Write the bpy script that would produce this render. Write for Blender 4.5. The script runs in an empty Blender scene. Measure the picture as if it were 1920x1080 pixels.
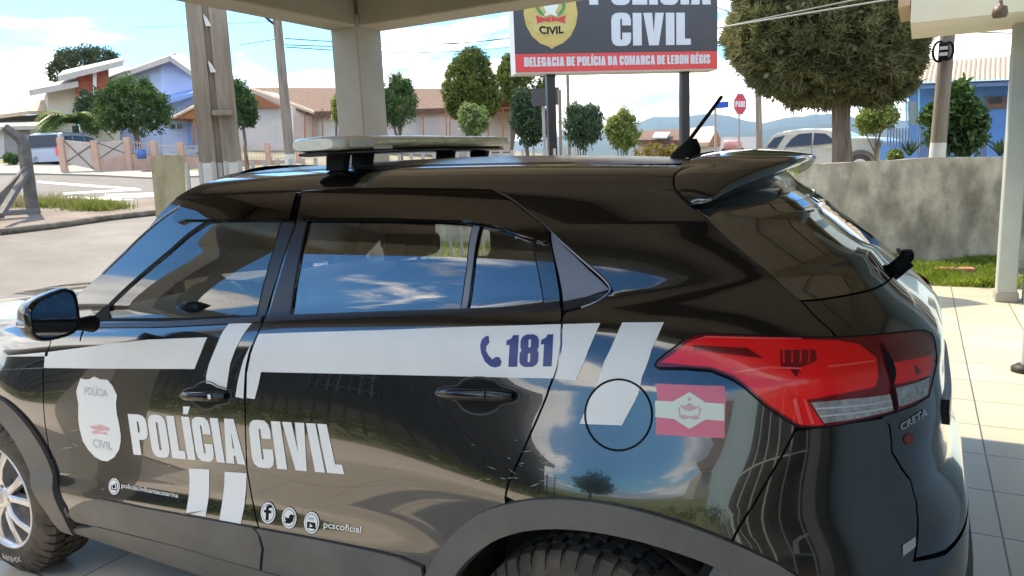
import bpy, math, random
import numpy as np
from mathutils import Vector, Matrix
from mathutils.bvhtree import BVHTree
from mathutils.geometry import delaunay_2d_cdt

random.seed(7); RNG = np.random.default_rng(7)
PI = math.pi
scene = bpy.context.scene
COL = scene.collection

# ------------------------------------------------------------------ camera
CAM = np.array([3.267, -1.447, 1.607])
F_PX = 1390.17
def _ray(u, v): return np.array([(u-960)/F_PX, (v-540)/F_PX, 1.0])
_Y = _ray(1728, 272); _Y /= np.linalg.norm(_Y)          # vanishing point of the width direction
_X = -_ray(-1600, 415); _X /= np.linalg.norm(_X)        # vanishing point of the length direction
_Z = np.cross(_X, _Y)
CM = np.stack([_X, _Y, _Z])                             # camera axes (right, down, forward) -> world
cam_d = bpy.data.cameras.new('camera'); cam = bpy.data.objects.new('camera', cam_d); COL.objects.link(cam)
mw = Matrix.Identity(4)
for i in range(3):
    mw[i][0] = CM[i, 0]; mw[i][1] = -CM[i, 1]; mw[i][2] = -CM[i, 2]; mw[i][3] = CAM[i]
cam.matrix_world = mw
cam_d.sensor_width = 36; cam_d.lens = 36*F_PX/1920; cam_d.clip_start = .05; cam_d.clip_end = 9000
scene.camera = cam

# ------------------------------------------------------------------ sky and sun
SUN = np.array([-.71, .35, 1.0]); SUN /= np.linalg.norm(SUN)      # direction towards the sun
sun_el = math.asin(SUN[2]); sun_az = math.atan2(SUN[0], SUN[1])
world = bpy.data.worlds.new('World'); scene.world = world; world.use_nodes = True
nt = world.node_tree; nt.nodes.clear()
def N(t, **kw):
    n = nt.nodes.new(t)
    for k, v in kw.items(): setattr(n, k, v)
    return n
L = nt.links.new
out = N('ShaderNodeOutputWorld'); bg = N('ShaderNodeBackground'); L(bg.outputs[0], out.inputs[0])
sky = N('ShaderNodeTexSky'); sky.sky_type = 'NISHITA'; sky.sun_disc = False
sky.sun_elevation = sun_el; sky.sun_rotation = sun_az; sky.altitude = 900; sky.air_density = 1.0; sky.dust_density = .6; sky.ozone_density = 1.5
bg.inputs[1].default_value = .12
tc = N('ShaderNodeTexCoord'); sep = N('ShaderNodeSeparateXYZ'); L(tc.outputs['Generated'], sep.inputs[0])
def mth(op, a, b=None):
    n = N('ShaderNodeMath', operation=op)
    for i, x in enumerate((a, b)):
        if x is None: continue
        if isinstance(x, (int, float)): n.inputs[i].default_value = x
        else: L(x, n.inputs[i])
    return n.outputs[0]
zc = mth('ADD', mth('MAXIMUM', sep.outputs[2], 0.0), .16)
cmb = N('ShaderNodeCombineXYZ'); L(mth('DIVIDE', sep.outputs[0], zc), cmb.inputs[0]); L(mth('DIVIDE', sep.outputs[1], zc), cmb.inputs[1])
cmb.inputs[2].default_value = 3.7
n1 = N('ShaderNodeTexNoise'); n1.inputs['Scale'].default_value = .62; n1.inputs['Detail'].default_value = 9; n1.inputs['Roughness'].default_value = .56; n1.inputs['Distortion'].default_value = .35
L(cmb.outputs[0], n1.inputs['Vector'])
# more cloud low down, clear blue overhead
low = N('ShaderNodeMapRange'); L(sep.outputs[2], low.inputs[0]); low.inputs[1].default_value = .06; low.inputs[2].default_value = .40; low.inputs[3].default_value = .10; low.inputs[4].default_value = .0
cov = mth('ADD', n1.outputs[0], low.outputs[0])
rm = N('ShaderNodeMapRange'); rm.interpolation_type = 'SMOOTHSTEP'; L(cov, rm.inputs[0]); rm.inputs[1].default_value = .525; rm.inputs[2].default_value = .585
n2 = N('ShaderNodeTexNoise'); n2.inputs['Scale'].default_value = 1.5; n2.inputs['Detail'].default_value = 6
vo = N('ShaderNodeVectorMath', operation='ADD'); L(cmb.outputs[0], vo.inputs[0]); vo.inputs[1].default_value = (4.1, 1.7, 0); L(vo.outputs[0], n2.inputs['Vector'])
cr = N('ShaderNodeValToRGB'); L(n2.outputs[0], cr.inputs[0])
cr.color_ramp.elements[0].position = .36; cr.color_ramp.elements[0].color = (2.3, 2.6, 3.3, 1)
cr.color_ramp.elements[1].position = .58; cr.color_ramp.elements[1].color = (9.0, 9.0, 8.8, 1)
tint = N('ShaderNodeMix', data_type='RGBA', blend_type='MULTIPLY'); tint.inputs[0].default_value = 1; L(sky.outputs[0], tint.inputs[6]); tint.inputs[7].default_value = (.36, .72, .98, 1)
mx = N('ShaderNodeMix', data_type='RGBA'); L(rm.outputs[0], mx.inputs[0]); L(tint.outputs[2], mx.inputs[6]); L(cr.outputs[0], mx.inputs[7])
L(mx.outputs[2], bg.inputs[0])
sd = bpy.data.lights.new('sun', 'SUN'); sd.energy = 2.35; sd.angle = math.radians(.5); sd.color = (1, .89, .72)
so = bpy.data.objects.new('sun', sd); COL.objects.link(so)
so.rotation_euler = Vector(SUN).to_track_quat('Z', 'Y').to_euler()
vs = scene.view_settings
scene.display_settings.display_device = 'sRGB'; vs.view_transform = 'Standard'; vs.look = 'None'; vs.gamma = 1; vs.use_curve_mapping = False
vs.exposure = 1.80; vs.use_white_balance = True; vs.white_balance_temperature = 7150; vs.white_balance_tint = 10
cy = scene.cycles
cy.max_bounces = 10; cy.transparent_max_bounces = 12; cy.glossy_bounces = 6; cy.transmission_bounces = 8; cy.caustics_reflective = False; cy.caustics_refractive = False
cy.sample_clamp_indirect = 6

# ------------------------------------------------------------------ helpers: photo rays
def ray(u, v): return CM @ _ray(u, v)
def at(u, v, x=None, y=None, z=None, d=None):
    r = ray(u, v)
    if d is not None: t = d/math.hypot(r[0], r[1])
    elif x is not None: t = (x-CAM[0])/r[0]
    elif y is not None: t = (y-CAM[1])/r[1]
    else: t = (z-CAM[2])/r[2]
    return CAM + t*r
def sstep(a, b, x):
    t = np.clip((np.asarray(x, float)-a)/(b-a), 0, 1); return t*t*(3-2*t)
def terrain(x, y):
    x = np.asarray(x, float); y = np.asarray(y, float)
    dx = x-CAM[0]; dy = y-CAM[1]; r = np.hypot(dx, dy)
    az = np.degrees(np.arctan2(-dx, dy))
    w = sstep(14, 46, az)*(1-sstep(95, 125, az))
    h = np.maximum(r-8.5, 0); h = np.where(h < 3, h*h/6, h-1.5)
    h = np.minimum(h, 60)
    return h*(.018+.064*w)
def ground_hit(u, v):
    r = ray(u, v); t = 2.0
    hr = math.hypot(r[0], r[1])
    while t*hr < 400:
        p = CAM+t*r
        if p[2] <= terrain(p[0], p[1]): return p
        t *= 1.004
    return CAM+t*r

# ------------------------------------------------------------------ helpers: materials
def mat(name, col, rough=.6, metal=0., coat=0., var=0., vscale=3., col2=None, bump=0., bscale=40., spec=.5, alpha=None, coat_ior=1.5, detail=5, coat_rough=.03, stretch=None):
    m = bpy.data.materials.new(name); m.use_nodes = True
    t = m.node_tree; b = t.nodes['Principled BSDF']
    b.inputs['Base Color'].default_value = (*col, 1); b.inputs['Roughness'].default_value = rough
    b.inputs['Metallic'].default_value = metal; b.inputs['Coat Weight'].default_value = coat; b.inputs['Coat Roughness'].default_value = coat_rough; b.inputs['Coat IOR'].default_value = coat_ior
    b.inputs['Specular IOR Level'].default_value = spec
    if col2 is not None or bump:
        c = t.nodes.new('ShaderNodeTexCoord'); vec = c.outputs['Object']
        if stretch:
            mp = t.nodes.new('ShaderNodeMapping'); mp.inputs['Scale'].default_value = stretch; t.links.new(vec, mp.inputs[0]); vec = mp.outputs[0]
    if col2 is not None:
        n = t.nodes.new('ShaderNodeTexNoise'); n.inputs['Scale'].default_value = vscale; n.inputs['Detail'].default_value = detail; n.inputs['Roughness'].default_value = .62
        t.links.new(vec, n.inputs['Vector'])
        r = t.nodes.new('ShaderNodeValToRGB'); t.links.new(n.outputs[0], r.inputs[0])
        r.color_ramp.elements[0].position = .36; r.color_ramp.elements[0].color = (*col, 1)
        r.color_ramp.elements[1].position = .66; r.color_ramp.elements[1].color = (*col2, 1)
        t.links.new(r.outputs[0], b.inputs['Base Color'])
    if bump:
        n = t.nodes.new('ShaderNodeTexNoise'); n.inputs['Scale'].default_value = bscale; n.inputs['Detail'].default_value = 4
        t.links.new(vec, n.inputs['Vector'])
        bp = t.nodes.new('ShaderNodeBump'); bp.inputs['Strength'].default_value = bump; bp.inputs['Distance'].default_value = .02
        t.links.new(n.outputs[0], bp.inputs['Height']); t.links.new(bp.outputs[0], b.inputs['Normal'])
    return m
def leaf_mat(name, c1, c2, scale=1.2, trans=.35):
    m = bpy.data.materials.new(name); m.use_nodes = True; t = m.node_tree; t.nodes.clear()
    o = t.nodes.new('ShaderNodeOutputMaterial'); c = t.nodes.new('ShaderNodeTexCoord')
    n = t.nodes.new('ShaderNodeTexNoise'); n.inputs['Scale'].default_value = scale; n.inputs['Detail'].default_value = 8; n.inputs['Roughness'].default_value = .75
    t.links.new(c.outputs['Object'], n.inputs[0])
    r = t.nodes.new('ShaderNodeValToRGB'); t.links.new(n.outputs[0], r.inputs[0])
    r.color_ramp.elements[0].position = .38; r.color_ramp.elements[0].color = (*c1, 1)
    r.color_ramp.elements[1].position = .64; r.color_ramp.elements[1].color = (*c2, 1)
    d = t.nodes.new('ShaderNodeBsdfDiffuse'); tr = t.nodes.new('ShaderNodeBsdfTranslucent'); g = t.nodes.new('ShaderNodeBsdfGlossy'); g.inputs['Roughness'].default_value = .45
    g.inputs['Color'].default_value = (.5, .5, .5, 1)
    t.links.new(r.outputs[0], d.inputs[0]); t.links.new(r.outputs[0], tr.inputs[0])
    m1 = t.nodes.new('ShaderNodeMixShader'); m1.inputs[0].default_value = trans; t.links.new(d.outputs[0], m1.inputs[1]); t.links.new(tr.outputs[0], m1.inputs[2])
    m2 = t.nodes.new('ShaderNodeMixShader'); m2.inputs[0].default_value = .06; t.links.new(m1.outputs[0], m2.inputs[1]); t.links.new(g.outputs[0], m2.inputs[2])
    t.links.new(m2.outputs[0], o.inputs[0]); return m
def glass_mat(name, tint, refl=1.0, ior=1.5):
    m = bpy.data.materials.new(name); m.use_nodes = True; t = m.node_tree; t.nodes.clear()
    o = t.nodes.new('ShaderNodeOutputMaterial'); tr = t.nodes.new('ShaderNodeBsdfTransparent'); tr.inputs[0].default_value = (*tint, 1)
    g = t.nodes.new('ShaderNodeBsdfGlossy'); g.inputs['Roughness'].default_value = .005; g.inputs[0].default_value = (refl, refl, refl, 1)
    f = t.nodes.new('ShaderNodeFresnel'); f.inputs[0].default_value = ior
    x = t.nodes.new('ShaderNodeMixShader'); t.links.new(f.outputs[0], x.inputs[0]); t.links.new(tr.outputs[0], x.inputs[1]); t.links.new(g.outputs[0], x.inputs[2])
    t.links.new(x.outputs[0], o.inputs[0]); return m

# ------------------------------------------------------------------ helpers: objects
def tag(o, label=None, cat=None, group=None, kind=None):
    if label: o['label'] = label
    if cat: o['category'] = cat
    if group: o['group'] = group
    if kind: o['kind'] = kind
    return o
def empty(name, label, cat, loc, rotz=0., group=None):
    o = bpy.data.objects.new(name, None); COL.objects.link(o); o.location = [float(q) for q in loc]; o.rotation_euler = (0, 0, rotz); o.empty_display_size = .2
    return tag(o, label, cat, group)
def link(name, me, m, parent=None, local=False):
    o = bpy.data.objects.new(name, me); COL.objects.link(o)
    if m is not None and not me.materials: me.materials.append(m)
    if parent is not None:
        o.parent = parent
        if not local and parent.parent is None: o.matrix_parent_inverse = Matrix.Translation(-parent.location)   # geometry is in world coordinates
    return o
def mesh(name, v, f, smooth=False):
    me = bpy.data.meshes.new(name); me.from_pydata([tuple(map(float, p)) for p in v], [], [tuple(int(i) for i in q) for q in f]); me.update()
    if smooth: me.polygons.foreach_set('use_smooth', np.ones(len(me.polygons), bool))
    return me
def mesh_np(name, V, Fq):
    me = bpy.data.meshes.new(name); nv = len(V); k = Fq.shape[1]; nf = len(Fq)
    me.vertices.add(nv); me.vertices.foreach_set('co', np.asarray(V, np.float32).ravel())
    me.loops.add(nf*k); me.loops.foreach_set('vertex_index', np.asarray(Fq, np.int32).ravel())
    me.polygons.add(nf); me.polygons.foreach_set('loop_start', np.arange(0, nf*k, k, dtype=np.int32))
    me.update(calc_edges=True); me.validate(); return me
class MB:
    def __init__(s): s.v = []; s.f = []; s.sm = []
    def add(s, v, f, smooth=False):
        b = len(s.v); s.v += [tuple(map(float, p)) for p in v]; s.f += [tuple(b+int(i) for i in q) for q in f]; s.sm += [smooth]*len(f); return s
    def box(s, c, d, rz=0., bev=0.):
        x, y, z = d[0]/2, d[1]/2, d[2]/2
        if bev <= 0:
            P = [(-x,-y,-z),(x,-y,-z),(x,y,-z),(-x,y,-z),(-x,-y,z),(x,-y,z),(x,y,z),(-x,y,z)]
            Fs = [(0,3,2,1),(4,5,6,7),(0,1,5,4),(1,2,6,5),(2,3,7,6),(3,0,4,7)]
        else:
            b = min(bev, x*.9, y*.9, z*.9); P = []; Fs = []
            ring = [(-x+b,-y),(x-b,-y),(x,-y+b),(x,y-b),(x-b,y),(-x+b,y),(-x,y-b),(-x,-y+b)]
            def ins(r): return [(px-math.copysign(b, px)*.6, py-math.copysign(b, py)*.6) for px, py in r]
            for zz, rr_ in ((-z, ins(ring)), (-z+b, ring), (z-b, ring), (z, ins(ring))): P += [(px, py, zz) for px, py in rr_]
            for k in range(3):
                for i in range(8): Fs.append((k*8+i, k*8+(i+1) % 8, k*8+8+(i+1) % 8, k*8+8+i))
            Fs.append(tuple(range(7, -1, -1))); Fs.append(tuple(range(24, 32)))
        cs, sn = math.cos(rz), math.sin(rz)
        return s.add([(c[0]+px*cs-py*sn, c[1]+px*sn+py*cs, c[2]+pz) for px, py, pz in P], Fs)
    def tube(s, pts, r, n=10, caps=True, smooth=True):
        pts = [Vector(p) for p in pts]; rs = r if isinstance(r, (list, tuple)) else [r]*len(pts)
        V = []; Fs = []; prev = None
        for i, p in enumerate(pts):
            d = (pts[min(i+1, len(pts)-1)]-pts[max(i-1, 0)]).normalized()
            a = d.orthogonal().normalized() if prev is None else (prev-d*prev.dot(d)).normalized()
            prev = a; b = d.cross(a)
            for k in range(n):
                t = 2*PI*k/n; V.append(p+(a*math.cos(t)+b*math.sin(t))*rs[i])
        for i in range(len(pts)-1):
            for k in range(n): Fs.append((i*n+k, i*n+(k+1) % n, (i+1)*n+(k+1) % n, (i+1)*n+k))
        s.add(V, Fs, smooth)
        if caps: s.add(V[:n], [tuple(range(n-1, -1, -1))]); s.add(V[-n:], [tuple(range(n))])
        return s
    def prism(s, poly, ex, smooth=False):
        """poly: list of 3D points (planar), extruded by vector ex"""
        n = len(poly); ex = np.asarray(ex, float); P = [np.asarray(p, float) for p in poly]
        s.add(P, [tuple(range(n))]); s.add([p+ex for p in P], [tuple(range(n-1, -1, -1))])
        V = P+[p+ex for p in P]
        return s.add(V, [(i, n+i, n+(i+1) % n, (i+1) % n) for i in range(n)], smooth)
    def grid(s, P, smooth=True, flip=False, wrap=False):
        a, b = len(P), len(P[0]); V = [p for row in P for p in row]; Fs = []
        for i in range(a-1):
            for j in range(b if wrap else b-1):
                q = (i*b+j, i*b+(j+1) % b, (i+1)*b+(j+1) % b, (i+1)*b+j); Fs.append(q[::-1] if flip else q)
        return s.add(V, Fs, smooth)
    def lathe(s, prof, o, axis='y', n=48, smooth=True, closed=False):
        """prof: (radius, height along axis)"""
        P = []
        for r, h in prof:
            row = []
            for k in range(n):
                t = 2*PI*k/n; a, b = r*math.cos(t), r*math.sin(t)
                row.append((o[0]+a, o[1]+h, o[2]+b) if axis == 'y' else (o[0]+a, o[1]+b, o[2]+h) if axis == 'z' else (o[0]+h, o[1]+a, o[2]+b))
            P.append(row)
        if closed: P.append(P[0])
        return s.grid(P, smooth, wrap=True)
    def build(s, name, m, parent=None, local=False):
        me = mesh(name, s.v, s.f); me.polygons.foreach_set('use_smooth', np.array(s.sm, bool)); me.update()
        return link(name, me, m, parent, local)

# ------------------------------------------------------------------ helpers: polygons on curved surfaces
def resample(P, step, closed=True):
    P = np.asarray(P, float); Q = []
    n = len(P)
    for i in range(n if closed else n-1):
        a, b = P[i], P[(i+1) % n]; k = max(1, int(math.ceil(np.linalg.norm(b-a)/step)))
        for j in range(k): Q.append(a+(b-a)*j/k)
    if not closed: Q.append(P[-1])
    return np.array(Q)
def inpoly(pts, poly):
    x, y = pts[:, 0], pts[:, 1]; c = np.zeros(len(pts), bool); n = len(poly)
    for i in range(n):
        x1, y1 = poly[i]; x2, y2 = poly[(i+1) % n]
        if y1 == y2: continue
        k = ((y1 > y) != (y2 > y)) & (x < (x2-x1)*(y-y1)/(y2-y1)+x1); c ^= k
    return c
def smooth_poly(P, closed=False, it=2):
    """Chaikin on an open or closed polyline, end points kept"""
    P = np.asarray(P, float)
    for _ in range(it):
        Q = []; n = len(P)
        rng = range(n) if closed else range(n-1)
        for i in rng:
            a, b = P[i], P[(i+1) % n]; Q += [a*.75+b*.25, a*.25+b*.75]
        if not closed: Q = [P[0]]+Q[1:-1]+[P[-1]]
        P = np.array(Q)
    return P
def inset(P, d):
    """shrink a closed polygon by d (any winding)"""
    P = np.asarray(P, float); n = len(P)
    ar = .5*np.sum(P[:, 0]*np.roll(P[:, 1], -1)-np.roll(P[:, 0], -1)*P[:, 1]); sg = 1 if ar > 0 else -1
    e = np.roll(P, -1, 0)-P; e /= np.maximum(np.linalg.norm(e, axis=1), 1e-9)[:, None]
    nn = np.stack([-e[:, 1], e[:, 0]], 1)*sg; m = nn+np.roll(nn, 1, 0)
    m /= np.maximum((m*m).sum(1)/2, .35)[:, None]
    return P+m*d
def fill(polys, step, estep):
    """polys: [(outer, [holes])] in 2D -> verts, tris, boundary loops"""
    V = []; T = []; B = []
    for outer, holes in polys:
        loops = [resample(outer, estep)]+[resample(h, estep) for h in holes]
        pts = np.concatenate(loops); lo = pts.min(0); hi = pts.max(0)
        if step:
            gx = np.arange(lo[0]+step*.5, hi[0], step); gy = np.arange(lo[1]+step*.5, hi[1], step)
            if len(gx) and len(gy):
                G = np.stack(np.meshgrid(gx, gy), -1).reshape(-1, 2)
                k = inpoly(G, loops[0])
                for h in loops[1:]: k &= ~inpoly(G, h)
                G = G[k]
                if len(G):
                    dm = np.full(len(G), 9e9)
                    for i in range(0, len(pts), 200): dm = np.minimum(dm, np.sqrt(((G[:, None]-pts[None, i:i+200])**2).sum(-1)).min(1))
                    G = G[dm > step*.45]
            else: G = np.zeros((0, 2))
        else: G = np.zeros((0, 2))
        ed = []; o = 0; loc = []
        for l in loops:
            n = len(l); ed += [(o+i, o+(i+1) % n) for i in range(n)]; loc.append((o, n)); o += n
        allp = np.concatenate([pts, G])
        r = delaunay_2d_cdt([Vector(p) for p in allp], ed, [], 0, 1e-7)
        vv = np.array([tuple(p) for p in r[0]]); tt = np.array([f for f in r[2] if len(f) == 3])
        cen = vv[tt].mean(1); k = inpoly(cen, loops[0])
        for h in loops[1:]: k &= ~inpoly(cen, h)
        tt = tt[k]
        a = vv[tt]; ar = (a[:, 1, 0]-a[:, 0, 0])*(a[:, 2, 1]-a[:, 0, 1])-(a[:, 1, 1]-a[:, 0, 1])*(a[:, 2, 0]-a[:, 0, 0])
        tt = tt[np.abs(ar) > 1e-13]; ar = ar[np.abs(ar) > 1e-13]
        tt[ar < 0] = tt[ar < 0][:, ::-1]
        b = len(V); V += list(vv); T += [tuple(b+i for i in q) for q in tt]
        # map original boundary indices to output verts
        mp = {}
        for i, orig in enumerate(r[3]):
            for q in orig: mp[q] = i
        for li, (s0, n) in enumerate(loc):
            l = [b+mp[s0+i] for i in range(n) if s0+i in mp]
            ps = np.array([V[i] for i in l]); arr = np.sum(ps[:, 0]*np.roll(ps[:, 1], -1)-np.roll(ps[:, 0], -1)*ps[:, 1])
            if (arr > 0) == (li > 0): l = l[::-1]
            B.append(l)
    return np.array(V), T, B
def surf_panel(name, polys, S, m, parent=None, off=0., lip=0., step=.025, estep=.02, local=False):
    """polygons given in the surface's own coordinates become a sheet lying on that surface (smooth normals from the surface)"""
    V2, T, B = fill(polys, step, estep)
    P, Nn = S.eval(V2, off)
    V = list(P); Fs = [tuple(t) for t in T]; ln = [Nn[i] for t in T for i in t]
    if lip:
        for l in B:
            n = len(l); b = len(V)
            V += [P[i] for i in l]; V += [P[i]-Nn[i]*lip for i in l]
            for i in range(n):
                j = (i+1) % n
                q = (b+i, b+n+i, b+n+j, b+j); Fs.append(q)
                e = P[l[j]]-P[l[i]]; nn = np.cross(e, Nn[l[i]]); nn /= max(np.linalg.norm(nn), 1e-9)
                ln += [nn]*4
    me = mesh(name, V, Fs, True)
    me.normals_split_custom_set([tuple(map(float, x)) for x in ln])
    return link(name, me, m, parent, local)
class Surf:
    def __init__(s, f, sign=1): s.f = f; s.sign = sign
    def eval(s, P, off=0.):
        P = np.asarray(P, float); t, q = P[:, 0], P[:, 1]; e = 4e-3
        p = s.f(t, q)
        a = s.f(t+e, q)-s.f(t-e, q); b = s.f(t, q+e)-s.f(t, q-e)
        n = np.cross(a, b); n /= np.maximum(np.linalg.norm(n, axis=1), 1e-12)[:, None]; n *= s.sign
        o = off(t, q)[:, None] if callable(off) else off
        return p+n*o, n
class PlaneS:
    def __init__(s, o, u, v): s.o = np.asarray(o, float); s.u = np.asarray(u, float); s.v = np.asarray(v, float); n = np.cross(s.u, s.v); s.n = n/np.linalg.norm(n)
    def eval(s, P, off=0.):
        P = np.asarray(P, float); p = s.o+P[:, :1]*s.u+P[:, 1:]*s.v
        return p+s.n*off, np.repeat(s.n[None], len(P), 0)
def circle(c, r, n=40, ry=None): return np.array([(c[0]+r*math.cos(2*PI*i/n), c[1]+(ry or r)*math.sin(2*PI*i/n)) for i in range(n)])

# ------------------------------------------------------------------ lettering: heavy condensed block capitals
def rr(x0, y0, x1, y1, r):
    P = []
    for cx, cy, a in ((x1-r, y0+r, -90), (x1-r, y1-r, 0), (x0+r, y1-r, 90), (x0+r, y0+r, 180)):
        for k in range(4): t = math.radians(a+30*k); P.append((cx+r*math.cos(t), cy+r*math.sin(t)))
    return P
_Cc = [(.60,.62),(.60,.80),(.56,.93),(.46,1),(.30,1.01),(.14,1),(.04,.93),(0,.80),(0,.2),(.04,.07),(.14,0),(.30,-.01),(.46,0),(.56,.07),(.60,.2)]
_Ci = [(.33,.2),(.30,.16),(.27,.2),(.27,.8),(.30,.84),(.33,.8),(.33,.62)]
_E = [(0,0),(.46,0),(.46,.19),(.27,.19),(.27,.41),(.43,.41),(.43,.59),(.27,.59),(.27,.81),(.46,.81),(.46,1),(0,1)]
_ACC = [(.08,1.06),(.24,1.06),(.36,1.24),(.12,1.24)]
GL = {
 'I': (.27, [([(0,0),(.27,0),(.27,1),(0,1)], [])]),
 'Í': (.27, [([(0,0),(.27,0),(.27,1),(0,1)], []), (_ACC, [])]),
 'L': (.46, [([(0,0),(.46,0),(.46,.19),(.27,.19),(.27,1),(0,1)], [])]),
 'P': (.60, [([(0,0),(.27,0),(.27,.38),(.40,.38),(.52,.42),(.59,.52),(.60,.62),(.60,.78),(.58,.90),(.50,.97),(.38,1),(0,1)], [[(.27,.55),(.27,.83),(.31,.83),(.33,.8),(.33,.58),(.31,.55)]])]),
 'O': (.60, [(rr(0,-.01,.6,1.01,.2), [rr(.26,.16,.34,.84,.035)])]),
 'C': (.60, [(_Cc+[(.60,.40),(.33,.40)]+_Ci, [])]),
 'G': (.60, [(_Cc+[(.60,.53),(.31,.53),(.31,.38),(.335,.38)]+_Ci, [])]),
 'A': (.64, [([(0,0),(.27,0),(.285,.18),(.355,.18),(.37,0),(.64,0),(.48,1),(.16,1)], [[(.295,.34),(.345,.34),(.32,.74)]])]),
 'V': (.64, [([(0,1),(.27,1),(.32,.36),(.37,1),(.64,1),(.47,0),(.17,0)], [])]),
 'D': (.60, [([(0,0),(.36,0),(.50,.03),(.58,.12),(.6,.25),(.6,.75),(.58,.88),(.50,.97),(.36,1),(0,1)], [[(.27,.17),(.27,.83),(.31,.83),(.33,.79),(.33,.21),(.31,.17)]])]),
 'E': (.46, [(_E, [])]), 'É': (.46, [(_E, []), ([(.15,1.06),(.29,1.06),(.40,1.24),(.20,1.24)], [])]),
 'M': (.8, [([(0,0),(.22,0),(.22,.62),(.32,0),(.48,0),(.58,.62),(.58,0),(.8,0),(.8,1),(.5,1),(.40,.45),(.30,1),(0,1)], [])]),
 'N': (.6, [([(0,0),(.23,0),(.23,.5),(.37,0),(.6,0),(.6,1),(.37,1),(.37,.52),(.23,1),(0,1)], [])]),
 'R': (.62, [([(0,0),(.27,0),(.27,.42),(.33,.40),(.34,0),(.61,0),(.60,.38),(.54,.48),(.60,.56),(.61,.78),(.58,.9),(.5,.97),(.38,1),(0,1)], [[(.27,.58),(.27,.84),(.32,.84),(.34,.8),(.34,.62),(.32,.58)]])]),
 'B': (.61, [([(0,0),(.4,0),(.54,.04),(.61,.14),(.61,.38),(.57,.48),(.5,.52),(.57,.57),(.6,.66),(.6,.84),(.54,.95),(.4,1),(0,1)], [[(.27,.17),(.33,.17),(.33,.43),(.27,.43)], [(.27,.6),(.33,.6),(.33,.84),(.27,.84)]])]),
 'S': (.58, [([(.57,.66),(.57,.82),(.52,.95),(.40,1.01),(.18,1.01),(.05,.95),(0,.82),(0,.66),(.05,.56),(.28,.42),(.31,.34),(.31,.2),(.28,.15),(.26,.2),(.26,.36),(0,.36),(0,.18),(.05,.06),(.18,-.01),(.40,-.01),(.53,.05),(.58,.18),(.58,.36),(.53,.47),(.30,.6),(.26,.68),(.26,.8),(.29,.85),(.31,.8),(.31,.66)], [])]),
 '1': (.38, [([(.10,0),(.38,0),(.38,1),(.20,1),(.15,.9),(0,.83),(0,.68),(.10,.7)], [])]),
 '8': (.60, [([(.05,.52),(.01,.62),(.01,.82),(.06,.94),(.18,1.01),(.42,1.01),(.54,.94),(.59,.82),(.59,.62),(.55,.52),(.6,.42),(.6,.17),(.55,.06),(.42,-.01),(.18,-.01),(.05,.06),(0,.17),(0,.42)], [rr(.26,.14,.34,.42,.03), rr(.26,.6,.34,.86,.03)])]),
 'T': (.5, [([(.12,0),(.38,0),(.38,.8),(.5,.8),(.5,1),(0,1),(0,.8),(.12,.8)], [])]),
}
def word(text, gap=.05, space=.22):
    x = 0; R = []
    for c in text:
        if c == ' ': x += space; continue
        w, polys = GL[c]
        for o, hs in polys: R.append(([(x+a, b) for a, b in o], [[(x+a, b) for a, b in h] for h in hs]))
        x += w+gap
    W = x-gap
    return [([(a/W, b) for a, b in o], [[(a/W, b) for a, b in h] for h in hs]) for o, hs in R], W
def in_quad(polys, q):
    """unit-square polygons -> bilinear quad (bottom-left, bottom-right, top-right, top-left)"""
    q = [np.asarray(p, float) for p in q]
    def f(P): return np.array([q[0]*(1-a)*(1-b)+q[1]*a*(1-b)+q[2]*a*b+q[3]*(1-a)*b for a, b in P])
    return [(f(o), [f(h) for h in hs]) for o, hs in polys]
def font_mesh(text, bold=0.):
    """plain sans lettering -> verts in the unit square and faces"""
    c = bpy.data.curves.new('lettering', 'FONT'); c.body = text; c.offset = bold; c.resolution_u = 3
    o = bpy.data.objects.new('lettering', c); COL.objects.link(o)
    me = bpy.data.meshes.new_from_object(o.evaluated_get(bpy.context.evaluated_depsgraph_get()))
    V = np.array([tuple(v.co)[:2] for v in me.vertices]); Fs = [tuple(p.vertices) for p in me.polygons]
    bpy.data.objects.remove(o); bpy.data.curves.remove(c); bpy.data.meshes.remove(me)
    lo = V.min(0); hi = V.max(0)
    return (V-lo)/(hi-lo), Fs
def surf_text(name, text, q, S, m, parent, off, tomap, bold=0.):
    V, Fs = font_mesh(text, bold); q = [np.asarray(p, float) for p in q]
    px = np.array([q[0]*(1-a)*(1-b)+q[1]*a*(1-b)+q[2]*a*b+q[3]*(1-a)*b for a, b in V])
    P, n = S.eval(tomap(px), off)
    return link(name, mesh(name, P, Fs), m, parent)
# ================================================================== the police car: its skin as one smooth surface (t runs along the side and round the tail, s runs up the section)
_K = [(0,-24),(.06,-12),(.14,-3),(.22,3),(.255,11),(.28,17),(.315,15),(.35,8),(.45,7),(.60,9.5),(.70,11.5),(.78,13.5),(.83,20),(.858,30),(.885,38),(.90,30),(.915,22),(.945,15),(.99,18),(1.1,25),(1.25,28),(1.29,34),(1.33,47),(1.365,63),(1.40,75),(1.46,82),(1.60,85.5),(1.75,88),(2.2,90)]
SG = np.linspace(0, 2.2, 4401)
_ph = np.interp(SG, [k[0] for k in _K], [k[1] for k in _K])
_kr = np.hanning(61); _kr /= _kr.sum(); _ph = np.convolve(np.pad(_ph, 30, mode='edge'), _kr, 'valid')
_ds = SG[1]-SG[0]
_I = np.concatenate([[0], np.cumsum(np.sin(np.radians(_ph[:-1]))*_ds)]); _I -= _I.min()
_Zz = .30+np.concatenate([[0], np.cumsum(np.cos(np.radians(_ph[:-1]))*_ds)])
S_END = float(np.interp(.889, _I, SG))
X0 = 1.95; KT = 1.35; XF = -.76
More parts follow.
